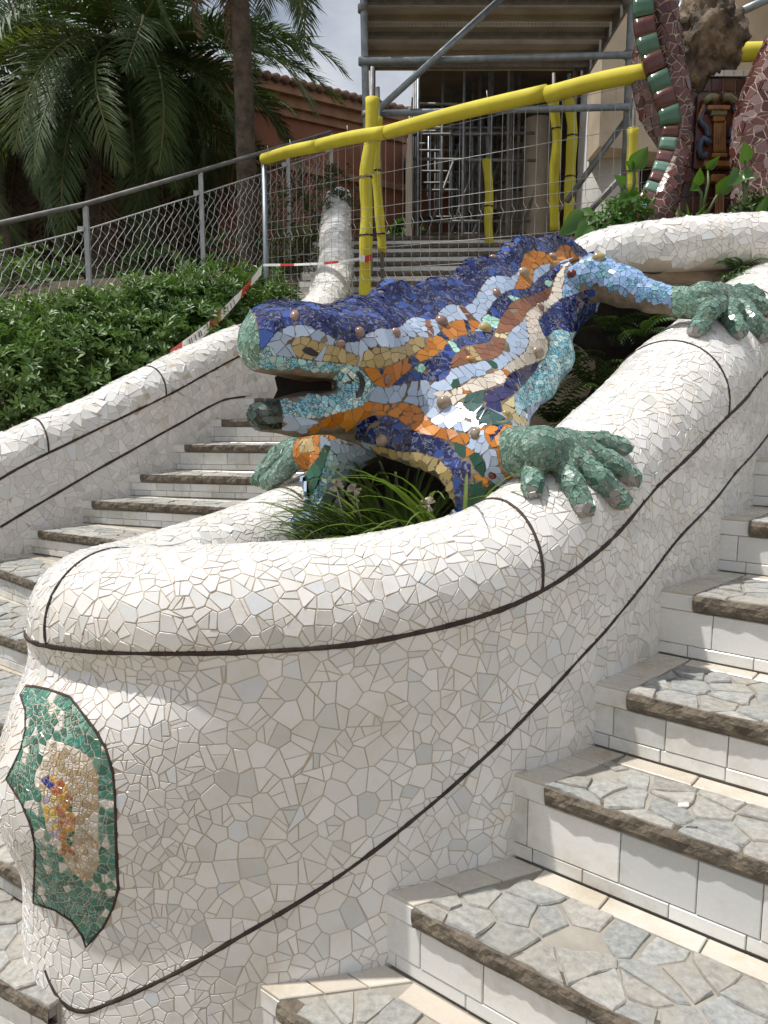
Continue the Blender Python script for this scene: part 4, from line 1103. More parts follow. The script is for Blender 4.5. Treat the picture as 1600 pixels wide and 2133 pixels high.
# striped edge: alternating glazed pieces
ridge = [(1338, -90), (1340, -20), (1342, 40), (1352, 95), (1370, 150), (1388, 205), (1398, 250), (1394, 290), (1384, 330), (1372, 365), (1355, 400), (1330, 440), (1300, 485), (1275, 520)]
rc = catmull([tuple(at(x, y, 4.48 - .10 * (y > 300) * sstep(300, 480, y))) for x, y in ridge], .01)
S = np.r_[0, np.cumsum(np.linalg.norm(np.diff(rc, axis=0), axis=1))]
GTl = (.055, .125, .080)
k = 0; s0 = 0.0
while s0 < S[-1] - .02:
    py = topx(Vector(rc[int(np.searchsorted(S, s0))]))[1]
    Lp = .098 if py < 260 else .066; s1 = min(s0 + Lp, S[-1])
    i0, i1 = int(np.searchsorted(S, s0)), min(len(rc) - 1, int(np.searchsorted(S, s1 - .003)))
    wd = .052 if py < 260 else .044
    col = (GTl if py < 280 else (.15, .26, .20)) if k % 2 == 0 else ((.095, .030, .022) if py < 280 else (.14, .065, .06))
    V = []; F = []
    idx = list(range(i0, i1 + 1, max(1, (i1 - i0) // 3)))
    for j, i in enumerate(idx):
        p = Vector(rc[i]); d = (Vector(rc[min(i + 2, len(rc) - 1)]) - Vector(rc[max(i - 2, 0)])).normalized()
        n = Vector((-.25, -1, .1)).normalized(); t = d.cross(n).normalized(); n = t.cross(d)
        for u in (-1, -.6, 0, .6, 1): V.append(p + t * wd * u + n * (.006 * (1 - u * u)))
        if j: F += [((j - 1) * 5 + q, j * 5 + q, j * 5 + q + 1, (j - 1) * 5 + q + 1) for q in range(4)]
    nn = len(V)
    V += [v + Vector((.01, .05, 0)) for v in V]
    F += [tuple(i + nn for i in f[::-1]) for f in F]
    m_ = len(idx)
    F += [(j * 5, j * 5 + nn, (j + 1) * 5 + nn, (j + 1) * 5) for j in range(m_ - 1)] + [((j + 1) * 5 + 4, (j + 1) * 5 + 4 + nn, j * 5 + 4 + nn, j * 5 + 4) for j in range(m_ - 1)]
    F += [(q + 1, q + 1 + nn, q + nn, q) for q in range(4)] + [((m_ - 1) * 5 + q, (m_ - 1) * 5 + q + nn, (m_ - 1) * 5 + q + 1 + nn, (m_ - 1) * 5 + q + 1) for q in range(4)]
    if m_ > 1: mesh_obj('edge_tile', V, F, M_BRT, fnt, True, cols=[col] * len(F))
    s0 = s1; k += 1
# centre pier faced with square brown tiles, white tiles on its top edge
c0, c1 = at(1432, 160, 4.78), at(1562, 160, 4.78); zb_, zt_ = 2.2, c0.z
m = MB().box((c0.x, 4.80, zb_), (c1.x - c0.x, 0, 0), (0, .34, 0), (0, 0, zt_ - zb_)); pier = m.obj('pier', M_PALEG, fnt)
nxp = 5; tw = (c1.x - c0.x) / nxp
z = zb_ + .1; r_ = 0
while z < zt_ - .02:
    for i in range(nxp):
        tile_obj('tile', (c0.x + i * tw + .003, 4.80, z + .003), (tw - .006, 0, 0), (0, 0, min(.085, zt_ - z) - .006), (0, -.008, 0), tuple(v * random.uniform(.6, 1.2) for v in random.choice(BRN)), pier, M_BRT)
    z += .085
for i in range(7):
    tw2 = (c1.x - c0.x + .04) / 7
    tile_obj('rim_tile', (c0.x - .02 + i * tw2 + .002, 4.775, zt_ + .002), (tw2 - .004, 0, 0), (0, .08, 0), (0, 0, .035), (.68, .65, .58), pier, M_TILE)
# ceramic relief of a fluted column with scrolls
M_CER = plain('ochre_ceramic', (.40, .20, .06), (.24, .10, .03), 16, .3, .4, 60, bdist=.006)
M_CERB = plain('blue_grey_ceramic', (.09, .13, .20), (.05, .06, .10), 18, .35, .4, 60, bdist=.006)
M_CERG = plain('olive_ceramic', (.26, .27, .14), (.14, .13, .07), 18, .4, .4, 60, bdist=.006)
M_CERR = plain('oxblood_ceramic', (.17, .045, .025), (.10, .028, .018), 12, .25)
rel = empty('column_relief', at(1495, 300, 4.75)); tag(rel, 'ochre ceramic column relief with blue scrolls on the brown pier', 'relief')
def pbox(x0, y0, x1, y1, Y, th, mat, name, parent):
    a, b = at(x0, y1, Y), at(x1, y0, Y); mm = MB().box((a.x, Y, a.z), (b.x - a.x, 0, 0), (0, th, 0), (0, 0, b.z - a.z)); ob = mm.obj(name, mat, parent)
    bv_ = ob.modifiers.new('soft', 'BEVEL'); bv_.width = min(.006, th * .3); bv_.segments = 2; return ob
pbox(1446, 196, 1538, 352, 4.765, .03, M_CERR, 'panel', rel)
def ptube(pts, rr, Y, mat, name, parent, n=8):
    cc = catmull([tuple(at(x, y, Y)) for x, y in pts], .02); q = len(cc); rs = rr if hasattr(rr, '__len__') else [rr, rr]
    return MB().tube(cc, [rs[0] + (rs[1] - rs[0]) * i / (q - 1) for i in range(q)], n).obj(name, mat, parent, True)
sh_ = [ptube([(1489 + 5.2 * i, 252), (1488 + 5.4 * i, 318)], .0085, 4.755, M_CER, 'flute', rel) for i in range(5)]
pbox(1474, 218, 1522, 228, 4.72, .06, M_CER, 'capital', rel); pbox(1482, 228, 1516, 240, 4.73, .05, M_CERG, 'capital', rel); pbox(1486, 240, 1512, 252, 4.735, .05, M_CER, 'capital', rel)
pbox(1483, 318, 1516, 327, 4.735, .05, M_CER, 'plinth', rel); pbox(1468, 334, 1532, 346, 4.72, .07, M_CER, 'shelf', rel)
for sx in (-1, 1):
    ptube([(1499 + sx * 30, 222), (1499 + sx * 40, 250), (1499 + sx * 26, 268), (1499 + sx * 24, 285)], (.014, .018), 4.745, M_CERB if sx > 0 else M_CERB, 'scroll', rel)
    ptube([(1499 + sx * 20, 300), (1499 + sx * 34, 288), (1499 + sx * 42, 305), (1499 + sx * 36, 328), (1499 + sx * 28, 318)], (.020, .014), 4.745, M_CERB, 'scroll', rel)
    ptube([(1499 + sx * 6, 205), (1499 + sx * 20, 202), (1499 + sx * 32, 212)], (.024, .02), 4.73, M_CERG, 'garland', rel)
    ptube([(1499 + sx * 30, 212), (1499 + sx * 40, 235), (1499 + sx * 44, 250)], (.010, .006), 4.74, M_CER, 'ribbon', rel)
for i in range(3): ptube([(1493 + 6 * i, 378), (1492 + 6.3 * i, 475)], .0095, 4.755, M_CER, 'flute', rel)
pbox(1482, 362, 1513, 378, 4.73, .06, M_CER, 'capital', rel)
# the rock on the pier
bm = bmesh.new(); bmesh.ops.create_icosphere(bm, subdivisions=5, radius=1)
rc_ = at(1470, 84, 4.86)
for v in bm.verts:
    p = v.co.copy(); n = noise.fractal(p * 1.3 + Vector((3, 1, 7)), .6, 2.1, 5) * .36 - .30 * max(0, noise.noise(p * 2.6 + Vector((9, 2, 4)))) - .12 * max(0, noise.noise(p * 6))
    q = p * (1 + n); v.co = rc_ + Vector((q.x * .215, q.y * .19, q.z * .25))
me = bpy.data.meshes.new('rock'); bm.to_mesh(me); bm.free(); me.materials.append(plain('weathered_rock', (.24, .18, .12), (.055, .042, .03), 7, .95, .9, 26, bdist=.02, lo=.4, hi=.6))
me.polygons.foreach_set('use_smooth', np.ones(len(me.polygons), dtype=bool))
o = bpy.data.objects.new('rock', me); COL.objects.link(o); tag(o, 'weathered brown hollow rock standing on the tiled pier', 'rock')

# ------------------------------------------------------------------ scaffold roof
M_STEEL = plain('galvanised_steel', (.30, .34, .37), (.20, .23, .26), 12, .45, metal=.55)
M_STEELD = plain('dull_steel', (.26, .25, .24), (.16, .155, .15), 9, .6, metal=.4)
M_YEL = plain('yellow_foam', (.62, .54, .035), (.52, .44, .03), 5, .75, .15, 120, bdist=.003)
M_TIE = plain('black_tie', (.02, .02, .02), None, 5, .5)
def deckmat():
    m, t, p = newmat('perforated_deck')
    c = t.nodes.new('ShaderNodeTexCoord'); mp_ = t.nodes.new('ShaderNodeMapping'); mp_.inputs['Scale'].default_value = (26, 26, 26); t.links.new(c.outputs['Object'], mp_.inputs[0])
    v = t.nodes.new('ShaderNodeTexVoronoi'); v.inputs['Randomness'].default_value = 0; v.inputs['Scale'].default_value = 1; t.links.new(mp_.outputs[0], v.inputs['Vector'])
    h = ramp(t, v.outputs['Distance'], [(.22, (.40, .36, .27)), (.27, (1, 1, 1))])
    b = ramp(t, nz(t, 3, 5), [(.3, (.42, .37, .29)), (.7, (.27, .235, .185))])
    t.links.new(mixc(t, 1.0, b, h, 'MULTIPLY'), p.inputs['Base Color']); p.inputs['Roughness'].default_value = .65; p.inputs['Metallic'].default_value = .2; return m
M_DECK = deckmat()
scf = empty('scaffold', (1.1, 8.6, 3.7)); tag(scf, 'steel scaffold with a ribbed deck roof overhead and grey tube rails', 'scaffold')
def tubep(a, b, r, name, mat, parent, n=10): return MB().tube([Vector(a), Vector(b)], r, n).obj(name, mat, parent, True)
ZD = 5.75; XL, XR = -.19, 2.46
for i in range(9):
    y0 = 6.6 + i * .40
    m = MB(); m.box((XL, y0 + .01, ZD), (XR - XL, 0, 0), (0, .30, 0), (0, 0, .045))
    for q in (0, .27): m.box((XL, y0 + q + .005, ZD - .045), (XR - XL, 0, 0), (0, .03, 0), (0, 0, .044))
    m.obj('deck_plank', M_DECK, scf)
for i in range(5): MB().box((XL, 6.95 + i * .72, ZD - .10), (XR - XL, 0, 0), (0, .05, 0), (0, 0, .05)).obj('cross_beam', M_STEELD, scf)
for x in (XL - .03, XR): MB().box((x, 6.5, ZD - .16), (.03, 0, 0), (0, 3.75, 0), (0, 0, .22)).obj('side_rail', M_STEELD, scf)
YF = 7.9
xl, xr = at(760, 120, YF).x, at(1311, 120, YF).x
def coupler(p, parent): MB().tube([Vector(p) + Vector((0, 0, -.03)), Vector(p) + Vector((0, 0, .03))], .05, 12).obj('coupler', M_STEELD, parent, True)
tubep((xl - .06, YF, 8), (xl + .04, YF, 2.9), .035, 'pole', M_STEEL, scf); tubep((xr, YF, 8), (xr, YF, 3.4), .035, 'pole', M_STEEL, scf)
for (xa, ya), (xb, yb) in (((748, 128), (1330, 114)), ((780, 236), (1330, 222))):
    tubep(at(xa, ya, YF - .05), at(xb, yb, YF - .05), .032, 'ledger', M_STEEL, scf)
tubep(at(772, 243, YF - .12), at(1060, -18, YF - .12), .032, 'brace', M_STEEL, scf)
tubep(at(1180, 420, YF + .1), at(1315, 235, YF + .1), .03, 'brace', M_STEELD, scf); tubep(at(1200, 470, YF + .3), at(1330, 330, YF + .3), .03, 'brace', M_STEELD, scf)
for x, y in ((757, 128), (764, 240), (756, 18), (1309, 114), (1311, 225), (1308, 5)): coupler(at(x, y, YF), scf)
tubep((xl + .05, 9.9, 8), (xl + .05, 9.9, 3.68), .033, 'pole', M_STEELD, scf); tubep((xr, 10.1, 8), (xr, 10.1, 3.68), .033, 'pole', M_STEELD, scf)
tubep(at(1430, -10, 6), at(1398, 60, 6), .03, 'brace', M_STEEL, scf); tubep(at(1530, 30, 6.2), at(1640, -20, 6.2), .03, 'brace', M_STEEL, scf)
# dark hall behind: slab, columns and a forest of props
M_BEIGE = plain('beige_stone', (.58, .48, .36), (.46, .38, .28), 3, .9, .3, 30)
M_GREYS = plain('grey_render', (.58, .56, .52), (.44, .43, .40), 3, .9, .3, 20)
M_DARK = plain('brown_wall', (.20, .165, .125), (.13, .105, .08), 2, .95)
hall = empty('columned_hall', (4, 14, 3.7)); tag(hall, 'shaded hall of pale stone columns behind the scaffold', 'building')
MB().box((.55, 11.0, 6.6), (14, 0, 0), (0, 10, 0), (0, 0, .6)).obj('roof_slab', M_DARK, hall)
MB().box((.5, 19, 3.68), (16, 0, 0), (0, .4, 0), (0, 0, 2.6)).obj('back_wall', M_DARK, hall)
def column(px, Y, rpx, top, name='column', mat=M_BEIGE):
    a = at(px, 500, Y); r = rpx * Y / 1600
    MB().tube([(a.x, Y, 3.68), (a.x, Y, 3.9), (a.x, Y, top)], [r * 1.06, r, r * .93], 20).obj(name, mat, hall, True)
column(1262, 11.2, 62, 5.9, mat=M_GREYS); column(1060, 13.5, 26, 5.94); column(1115, 12.4, 30, 5.94); column(1420, 12, 60, 5.94)
MB().box((2.75, 10.35, 4.9), (3.0, .8, 0), (0, .6, 0), (0, 0, 4)).obj('stone_wall', M_BEIGE, hall)
MB().box((5.4, 9.9, 3.68), (4.0, .8, 0), (0, .6, 0), (0, 0, 6)).obj('stone_wall', M_BEIGE, hall)
prop = empty('prop_scaffold', (.9, 13, 3.7)); tag(prop, 'dense forest of thin grey scaffold props under the hall roof', 'scaffold')
for i in range(44):
    x = .42 + 1.75 * random.random(); y = 11.6 + 3.2 * random.random(); tubep((x, y, 3.68), (x + random.uniform(-.02, .02), y, 6.55), random.uniform(.02, .03), 'prop', M_STEELD if i % 3 else M_STEEL, prop, 7)
for i in range(20):
    z = 3.85 + .13 * i; y = 11.6 + 3 * random.random(); tubep((.4, y, z), (2.2, y, z + random.uniform(-.03, .03)), .022, 'cross_tube', M_STEELD, prop, 7)
for i in range(5):
    x = .5 + .35 * i; tubep((x, 12, 3.8), (x + .7, 12.4, 5.7), .02, 'diagonal_tube', M_STEELD, prop, 7)
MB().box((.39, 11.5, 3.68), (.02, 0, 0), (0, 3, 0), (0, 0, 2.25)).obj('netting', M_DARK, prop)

# ------------------------------------------------------------------ foam wrapped posts
def foam_post(pts, r, label, ties=()):
    t = empty('foam_post', at(pts[-1][0], pts[-1][1], pts[-1][2])); tag(t, label, 'post', 'yellow foam wrapped posts')
    cc = catmull([tuple(at(*p)) for p in pts], .05); n = len(cc)
    rs = [r * (1 - .16 * abs(math.sin(3.1 * i / n * (1 + len(ties)))) + .06 * noise.noise(Vector((i * .3, pts[0][0], 0)))) for i in range(n)]
    MB().tube(cc, rs, 12).obj('foam_sleeve', M_YEL, t, True)
    for y in ties:
        i = min(range(n), key=lambda k: abs(topx(Vector(cc[k]))[1] - y)); p = Vector(cc[i]); MB().tube([p + Vector((0, 0, -.008)), p + Vector((0, 0, .008))], rs[i] + .004, 12).obj('tie', M_TIE, t, True)
    a = Vector(cc[0]); b = Vector(cc[-1]); MB().tube([a + Vector((0, 0, .25)), b + Vector((0, 0, -.25))], .018, 8).obj('post', M_STEELD, t, True)
foam_post([(776, 205, 6.9), (772, 290, 6.9), (762, 370, 6.9), (764, 440, 6.9), (762, 520, 6.9), (760, 625, 6.9)], .062, 'tall thick yellow foam post with red tape, left of the pair behind the fence', (365, 490))
foam_post([(787, 245, 7.1), (783, 330, 7.1), (784, 370, 7.1), (790, 440, 7.1), (797, 525, 7.1)], .046, 'slim bent yellow foam post beside the taller one with red tape', (355, 485))
foam_post([(1014, 332, 9.2), (1019, 400, 9.2), (1017, 460, 9.2), (1021, 520, 9.2)], .055, 'short yellow foam post standing in front of the scaffold props', (430,))
foam_post([(1152, 205, 8.6), (1160, 290, 8.6), (1154, 380, 8.6), (1156, 480, 8.6)], .058, 'shaded yellow foam post, left of two by the pale column', (265,))
foam_post([(1184, 208, 8.4), (1192, 265, 8.4), (1189, 340, 8.4), (1184, 470, 8.4)], .060, 'brighter yellow foam post, right of two by the pale column', (280, 370))
foam_post([(1318, 268, 7.0), (1316, 330, 7.0), (1318, 400, 7.0)], .052, 'pale yellow foam post beside the fountain leg', (352,))
t = empty('foam_rail', at(1570, 105, 5.6)); tag(t, 'yellow foam rail beyond the rock at the frame edge', 'rail')
tubep(at(1500, 110, 5.6), at(1700, 104, 5.6), .062, 'foam_sleeve', M_YEL, t, 14); tubep(at(1480, 111, 5.6), at(1720, 103, 5.6), .02, 'tube', M_STEELD, t)

# ------------------------------------------------------------------ mesh fence with a foam top rail
fence = empty('mesh_fence', at(550, 640, 7.0)); tag(fence, 'wire mesh construction fence with a yellow foam top rail across the steps', 'fence')
FA, FB = at(550, 332, 7.3), at(1378, 141, 4.62)
tubep(FA + Vector((0, 0, .02)), (FA.x, FA.y, 1.75), .024, 'post', M_STEEL, fence)
cuts = [0, .205, .42, .80, 1.0]
for i in range(4):
    a = FA.lerp(FB, cuts[i]) + Vector((0, 0, .012 * math.sin(i * 2))); b = FA.lerp(FB, cuts[i + 1] - .004) + Vector((0, 0, .010 * math.cos(i * 3)))
    mid = a.lerp(b, .5) + Vector((0, 0, .012)); MB().tube(catmull([tuple(a), tuple(mid), tuple(b)], .1), .0505, 16).obj('foam_sleeve', M_YEL, fence, True)
Ln = (FB - FA).length; nwv = int(Ln / .092)
M_WIRE = plain('fence_wire', (.42, .43, .42), (.30, .31, .31), 20, .45, metal=.5)
for i in range(1, nwv):
    q = i / nwv; a = FA.lerp(FB, q); bt = max(1.78 + .5 * q, 1.7)
    zz = [a.z - .03]; pts = []
    for d in (0, .62, .66, .70, 1.02, 1.06, 1.10, 1.9): 
        off = .018 if d in (.66, 1.06) else 0
        pts.append((a.x + off, a.y - off, a.z - .03 - d if a.z - .03 - d > bt else bt))
        if pts[-1][2] <= bt: break
    MB().tube(pts, .0017, 5, False).obj('upright_wire', M_WIRE, fence)
for d in (.06, .30, .55, .62, .70, .86, 1.02, 1.10, 1.32, 1.55):
    tubep(FA - Vector((0, 0, d)), FB - Vector((0, 0, d * .98)), .0019, 'cross_wire', M_WIRE, fence, 5)
for x, y in ((575, 315), (680, 265), (886, 225), (1184, 135)):
    q = (x - 550) / 828; p = FA.lerp(FB, q / (q + (1 - q) * 7.3 / 4.62) if q < 1 else 1); tubep(p + Vector((0, 0, .02)), p + Vector((-.01, 0, .11)), .003, 'cable_tie', M_WIRE, fence, 5)

# barrier tape
M_TAPEW = plain('white_tape', (.78, .77, .74), (.70, .69, .66), 10, .4); M_TAPER = plain('red_tape', (.55, .025, .015), (.48, .02, .012), 10, .4); M_INK = plain('tape_print', (.02, .02, .022), None, 10, .5)
def tape(pts, wid, seg, label, name='barrier_tape'):
    t = empty(name, pts[0]); tag(t, label, 'tape', 'red and white barrier tapes'); cc = catmull([tuple(p) for p in pts], .03); S = np.r_[0, np.cumsum(np.linalg.norm(np.diff(cc, axis=0), axis=1))]
    groups = {}
    for i in range(len(cc) - 1):
        k = int(S[i] / seg); groups.setdefault(k, []).append(i)
    for k, ids in groups.items():
        V = []; F = []
        for i in ids + [ids[-1] + 1]:
            p = Vector(cc[i]); tw = .25 + .7 * noise.noise(Vector((S[i] * 1.4, 5, 0))); u = Vector((.25 * math.sin(tw), math.sin(tw) * .5, math.cos(tw))).normalized(); f_ = Vector((0, -.0012, 0))
            V += [p - u * wid, p + u * wid, p + u * wid + f_, p - u * wid + f_]
        n = len(ids)
        for j in range(n): F += [(4 * j + q, 4 * j + (q + 1) % 4, 4 * j + 4 + (q + 1) % 4, 4 * j + 4 + q) for q in range(4)]
        mesh_obj('red_band' if k % 3 == 1 else 'white_band', V, F, M_TAPER if k % 3 == 1 else M_TAPEW, t)
    return t, cc, S
tp, cc, S = tape([at(545, 562, 6.9), at(500, 615, 6.5), at(445, 672, 6.05), at(400, 708, 5.75), at(355, 742, 5.45)], .042, .22, 'red and white barrier tape slanting from the fence post down to the balustrade')
for s0 in (.62, .68, .74, .80, 1.22, 1.27, 1.32, 1.37, 1.42, 1.7, 1.75, 1.8):      # slanted black print
    i = min(len(cc) - 2, int(np.searchsorted(S, s0))); p = Vector(cc[i]); d = (Vector(cc[i + 1]) - p).normalized(); u = Vector((0, 0, 1)); f_ = Vector((.01, -.012, 0))
    mesh_obj('print', [p - u * .024 + f_, p - u * .024 + d * .014 + f_, p + u * .026 + d * .034 + f_, p + u * .026 + d * .020 + f_], [(0, 1, 2, 3)], M_INK, tp)
tape([at(548, 552, 6.95), at(620, 551, 6.9), at(690, 547, 6.86), at(756, 538, 6.82)], .011, .13, 'thin taut red and white tape between the fence post and the foam post')
tape([at(748, 534, 6.80), at(760, 540, 6.78), at(774, 536, 6.82)], .030, .06, 'tape knotted round the tall yellow foam post')
# ------------------------------------------------------------------ red house behind the palms
M_RED = plain('red_render', (.34, .145, .085), (.26, .105, .062), 1.2, .9, .2, 20)
M_TERRA = plain('terracotta_trim', (.42, .23, .14), (.30, .16, .10), 4, .9)
M_TILEC = plain('roof_tile_clay', (.22, .12, .08), (.13, .075, .055), 6, .85)
house = empty('red_house', at(740, 500, 17)); tag(house, 'dark red rendered house with a clay tile eave behind the palms', 'house')
ha, hb = at(836, 262, 17.6), at(420, 262, 15.2); zr = at(830, 243, 17.6).z
hd = Vector((hb.x - ha.x, hb.y - ha.y, 0)); hn = Vector((-.25, 3.5, 0))
def hbox(z0, z1, proud, mat, name):
    n = Vector((hd.y, -hd.x, 0)).normalized(); n = n if n.y < 0 else -n
    o = Vector((ha.x, ha.y, z0)) + n * proud - hd.normalized() * proud
    return MB().box(o, hd + hd.normalized() * proud, -n * 2.5, (0, 0, z1 - z0)).obj(name, mat, house)
hbox(3.6, zr - 1.55, 0, M_RED, 'wall'); hbox(zr - 1.55, zr - 1.42, .10, M_TERRA, 'string_course'); hbox(zr - 1.42, zr - .55, .02, M_RED, 'wall'); hbox(zr - .55, zr - .40, .10, M_TERRA, 'cornice'); hbox(zr - .40, zr - .22, .20, M_TERRA, 'cornice'); hbox(zr - .22, zr - .06, .34, M_TERRA, 'eave')
hbox(zr - 3.3, zr - 3.15, .08, M_TERRA, 'string_course')
m = MB().box((ha.x + .02, ha.y + .02, 3.6), (.35, 2.4, 0), (-.3, .05, 0), (0, 0, zr - 3.75)); m.obj('side_wall', M_RED, house)
nd = hd.normalized(); nn = Vector((nd.y, -nd.x, 0)); nn = nn if nn.y < 0 else -nn
pro = MB().tube([Vector((0, 0, 0)) - nn * 0, -nn * 1.6 + Vector((0, 0, .45))], .085, 8)
for i in range(34):
    p = Vector((ha.x, ha.y, zr - .02)) + nn * .42 - nd * .3 + nd * (.19 * i)
    if i == 0: base_t = mesh_obj('roof_tile', pro.v, pro.f, M_TILEC, house, True); base_t.matrix_parent_inverse = Matrix.Translation(-house.location); base_t.location = p
    else:
        c = base_t.copy(); COL.objects.link(c); c.parent = house; c.matrix_parent_inverse = Matrix.Translation(-house.location); c.location = p

# ------------------------------------------------------------------ palms
def frond_mesh(name, length, droop, n=54, leaf=.56, seed=0, mats=None, dry=False):
    """feather leaf arching out along +x"""
    r = random.Random(seed); V = []; F = []; mi = []
    pts = []; p = Vector((0, 0, 0)); e = 0.0
    for i in range(n + 1):
        pts.append(p.copy()); e = -droop * (i / n) ** 1.35; p = p + Vector((math.cos(e), 0, math.sin(e))) * (length / n)
    mb = MB().tube(pts[::3], [.022 * (1 - .85 * k / (n // 3)) + .003 for k in range(len(pts[::3]))], 5); V += mb.v; F += mb.f; mi += [1] * len(mb.f)
    for i in range(3, n + 1):
        q = i / n; t = (pts[min(i + 1, n)] - pts[i - 1]).normalized(); up = Vector((0, 1, 0)).cross(t); up = -up if up.z < 0 else up
        ll = leaf * (math.sin(math.pi * min(1, .12 + .86 * q)) ** .6) * (1 if q < .96 else .7)
        for sgn in (-1, 1):
            for rep in range(2):
                sp = .62 + .35 * q + r.uniform(-.1, .1); lift = r.uniform(-.15, .35) if not dry else r.uniform(-.9, -.2)
                d = (t * sp + Vector((0, sgn, 0)) * (1 - .35 * q) + up * lift).normalized()
                b = pts[i] + t * r.uniform(-.02, .02); w_ = t * .018; L_ = ll * r.uniform(.85, 1.1)
                m1 = b + d * L_ * .5; tp_ = b + d * L_ - Vector((0, 0, L_ * r.uniform(.06, .25)))
                n0 = len(V); V += [b - w_ * .6, b + w_ * .6, m1 + w_, m1 - w_, tp_]; F += [(n0, n0 + 1, n0 + 2, n0 + 3), (n0 + 3, n0 + 2, n0 + 4)]; mi += [0, 0]
    me = bpy.data.meshes.new(name); me.from_pydata([tuple(v) for v in V], [], F)
    for m_ in mats: me.materials.append(m_)
    me.polygons.foreach_set('material_index', mi); me.update(); return me
M_RACH = plain('palm_rib', (.20, .20, .07), (.13, .13, .05), 6, .6)
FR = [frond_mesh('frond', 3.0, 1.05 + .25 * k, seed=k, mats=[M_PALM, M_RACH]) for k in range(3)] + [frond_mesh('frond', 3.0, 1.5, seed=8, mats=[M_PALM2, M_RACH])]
DRY = [frond_mesh('dry_frond', 2.6, .5, n=26, leaf=.40, seed=20 + k, mats=[M_DRY, M_DRY], dry=True) for k in range(2)]
def palm(base, top, r0, r1, label, nf=46, ndry=26, scale=1.0, seed=0, name='palm_tree', dryband=2.4, sunny=.2, forced=()):
    r = random.Random(seed); base = Vector(base); top = Vector(top); t = empty(name, base); tag(t, label, 'palm')
    n = int((top - base).length / .06); pts = []; rs = []
    for i in range(n + 1):
        q = i / n; pts.append(base.lerp(top, q) + Vector((.10 * math.sin(q * 2.2), 0, 0)) * (r0 < .2)); rs.append((r0 + (r1 - r0) * q) * (1 + .05 * (i % 3 == 0) + .03 * r.uniform(-1, 1)))
    MB().tube(pts, rs, 14).obj('trunk', M_BARK, t, True)
    def put(me, az, el, loc, sc_, nm):
        o = bpy.data.objects.new(nm, me); COL.objects.link(o); o.parent = t; o.matrix_parent_inverse = Matrix.Translation(-t.location)
        o.rotation_euler = (r.uniform(-.4, .4), -el, az); o.location = loc; o.scale = (sc_,) * 3
    for k in range(nf):
        az = 2.399963 * k + r.uniform(-.2, .2); q = (k + .5) / nf; el = R(78) - R(135) * q ** .9
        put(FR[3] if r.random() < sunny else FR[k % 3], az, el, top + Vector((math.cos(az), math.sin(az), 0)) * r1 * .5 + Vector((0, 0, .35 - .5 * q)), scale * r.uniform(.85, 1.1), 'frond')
    for az, el, s_, kk in forced: put(FR[kk], R(az), R(el), top + Vector((math.cos(R(az)), math.sin(R(az)), 0)) * r1 * .6, scale * s_, 'frond')
    for k in range(ndry):
        az = 2.399963 * k + r.uniform(-.3, .3); z = -dryband * r.random(); put(DRY[k % 2], az, R(-72) - R(14) * r.random(), top + Vector((math.cos(az) * r1, math.sin(az) * r1, z)), r.uniform(.8, 1.15) * scale, 'dry_frond')
    return t
b1 = at(255, 640, 12.6); t1 = at(262, 115, 12.6)
palm((b1.x, b1.y, 2.4), t1, .62, .52, 'large feather palm with a wide drooping crown above the hedge', 58, 64, 1.02, 1, dryband=3.4, sunny=.34, forced=((-92, -22, 1.0, 3), (-110, -30, .95, 0), (-55, -18, 1.0, 3), (-125, -30, .95, 2), (-20, 12, 1.05, 0), (-5, 25, 1.1, 1), (15, 20, 1.1, 0), (-35, 5, 1.0, 1)))
b2 = at(60, 640, 14.6); t2 = at(70, 190, 14.6); palm((b2.x, b2.y, 2.4), t2, .55, .5, 'palm at the frame edge partly hidden by the large palm', 44, 40, 1.05, 2, dryband=3.6, sunny=.1)
b3 = at(405, 640, 15.5); t3 = at(400, 270, 15.5); palm((b3.x, b3.y, 2.4), t3, .5, .45, 'lower palm behind the slim trunk in front of the red house', 36, 36, .72, 3, dryband=2.6, sunny=.1)
b4 = at(520, 640, 9.0); t4 = at(462, -260, 9.0); palm((b4.x, b4.y, 1.9), (t4.x, 9.0, 7.9), .118, .092, 'slim straight palm trunk rising beside the fence post', 20, 6, .8, 5, dryband=.6)
# low brown undergrowth wall behind, the garden wall
gw = MB().box(at(-500, 640, 17.8), (16, .5, 0), (0, .4, 0), (0, 0, 3.0)).obj('garden_wall', M_RED); tag(gw, 'low dark red garden wall in shade behind the palm trunks', 'wall')

# ------------------------------------------------------------------ hedge
def leaf_cloud(centers, n, ln, wd, seed, flat=.3, rosette=7):
    """leaves in rosettes around points of a bumpy shell"""
    r = random.Random(seed); V = []; F = []
    for k in range(n):
        c, rad = centers[r.randrange(len(centers))]
        d = Vector((r.gauss(0, 1), r.gauss(0, 1), r.gauss(.25, 1))).normalized()
        p = c + Vector((d.x * rad[0], d.y * rad[1], d.z * rad[2])) * (r.random() ** .35) * (1 + .18 * noise.noise(c + d * 2.5))
        ax = (d + Vector((0, 0, .7)) + Vector((r.gauss(0, .35), r.gauss(0, .35), r.gauss(0, .2)))).normalized(); e1 = ax.orthogonal().normalized(); e2 = ax.cross(e1); a0 = r.random() * 6.28
        for j in range(rosette):
            a = a0 + j * 2.4; el = r.uniform(.15, .9); o = e1 * math.cos(a) + e2 * math.sin(a)
            ld = (o * math.cos(el) + ax * math.sin(el)).normalized(); sd_ = ax.cross(ld).normalized(); L_ = ln * r.uniform(.6, 1.15); w_ = wd * r.uniform(.8, 1.2)
            b = p + ax * r.uniform(-.02, .03); mpt = b + ld * L_ * .55 + ax * L_ * .05; tip = b + ld * L_ - ax * L_ * .08
            n0 = len(V); V += [b, mpt - sd_ * w_, tip, mpt + sd_ * w_]; F += [(n0, n0 + 1, n0 + 2), (n0, n0 + 2, n0 + 3)]
    return V, F
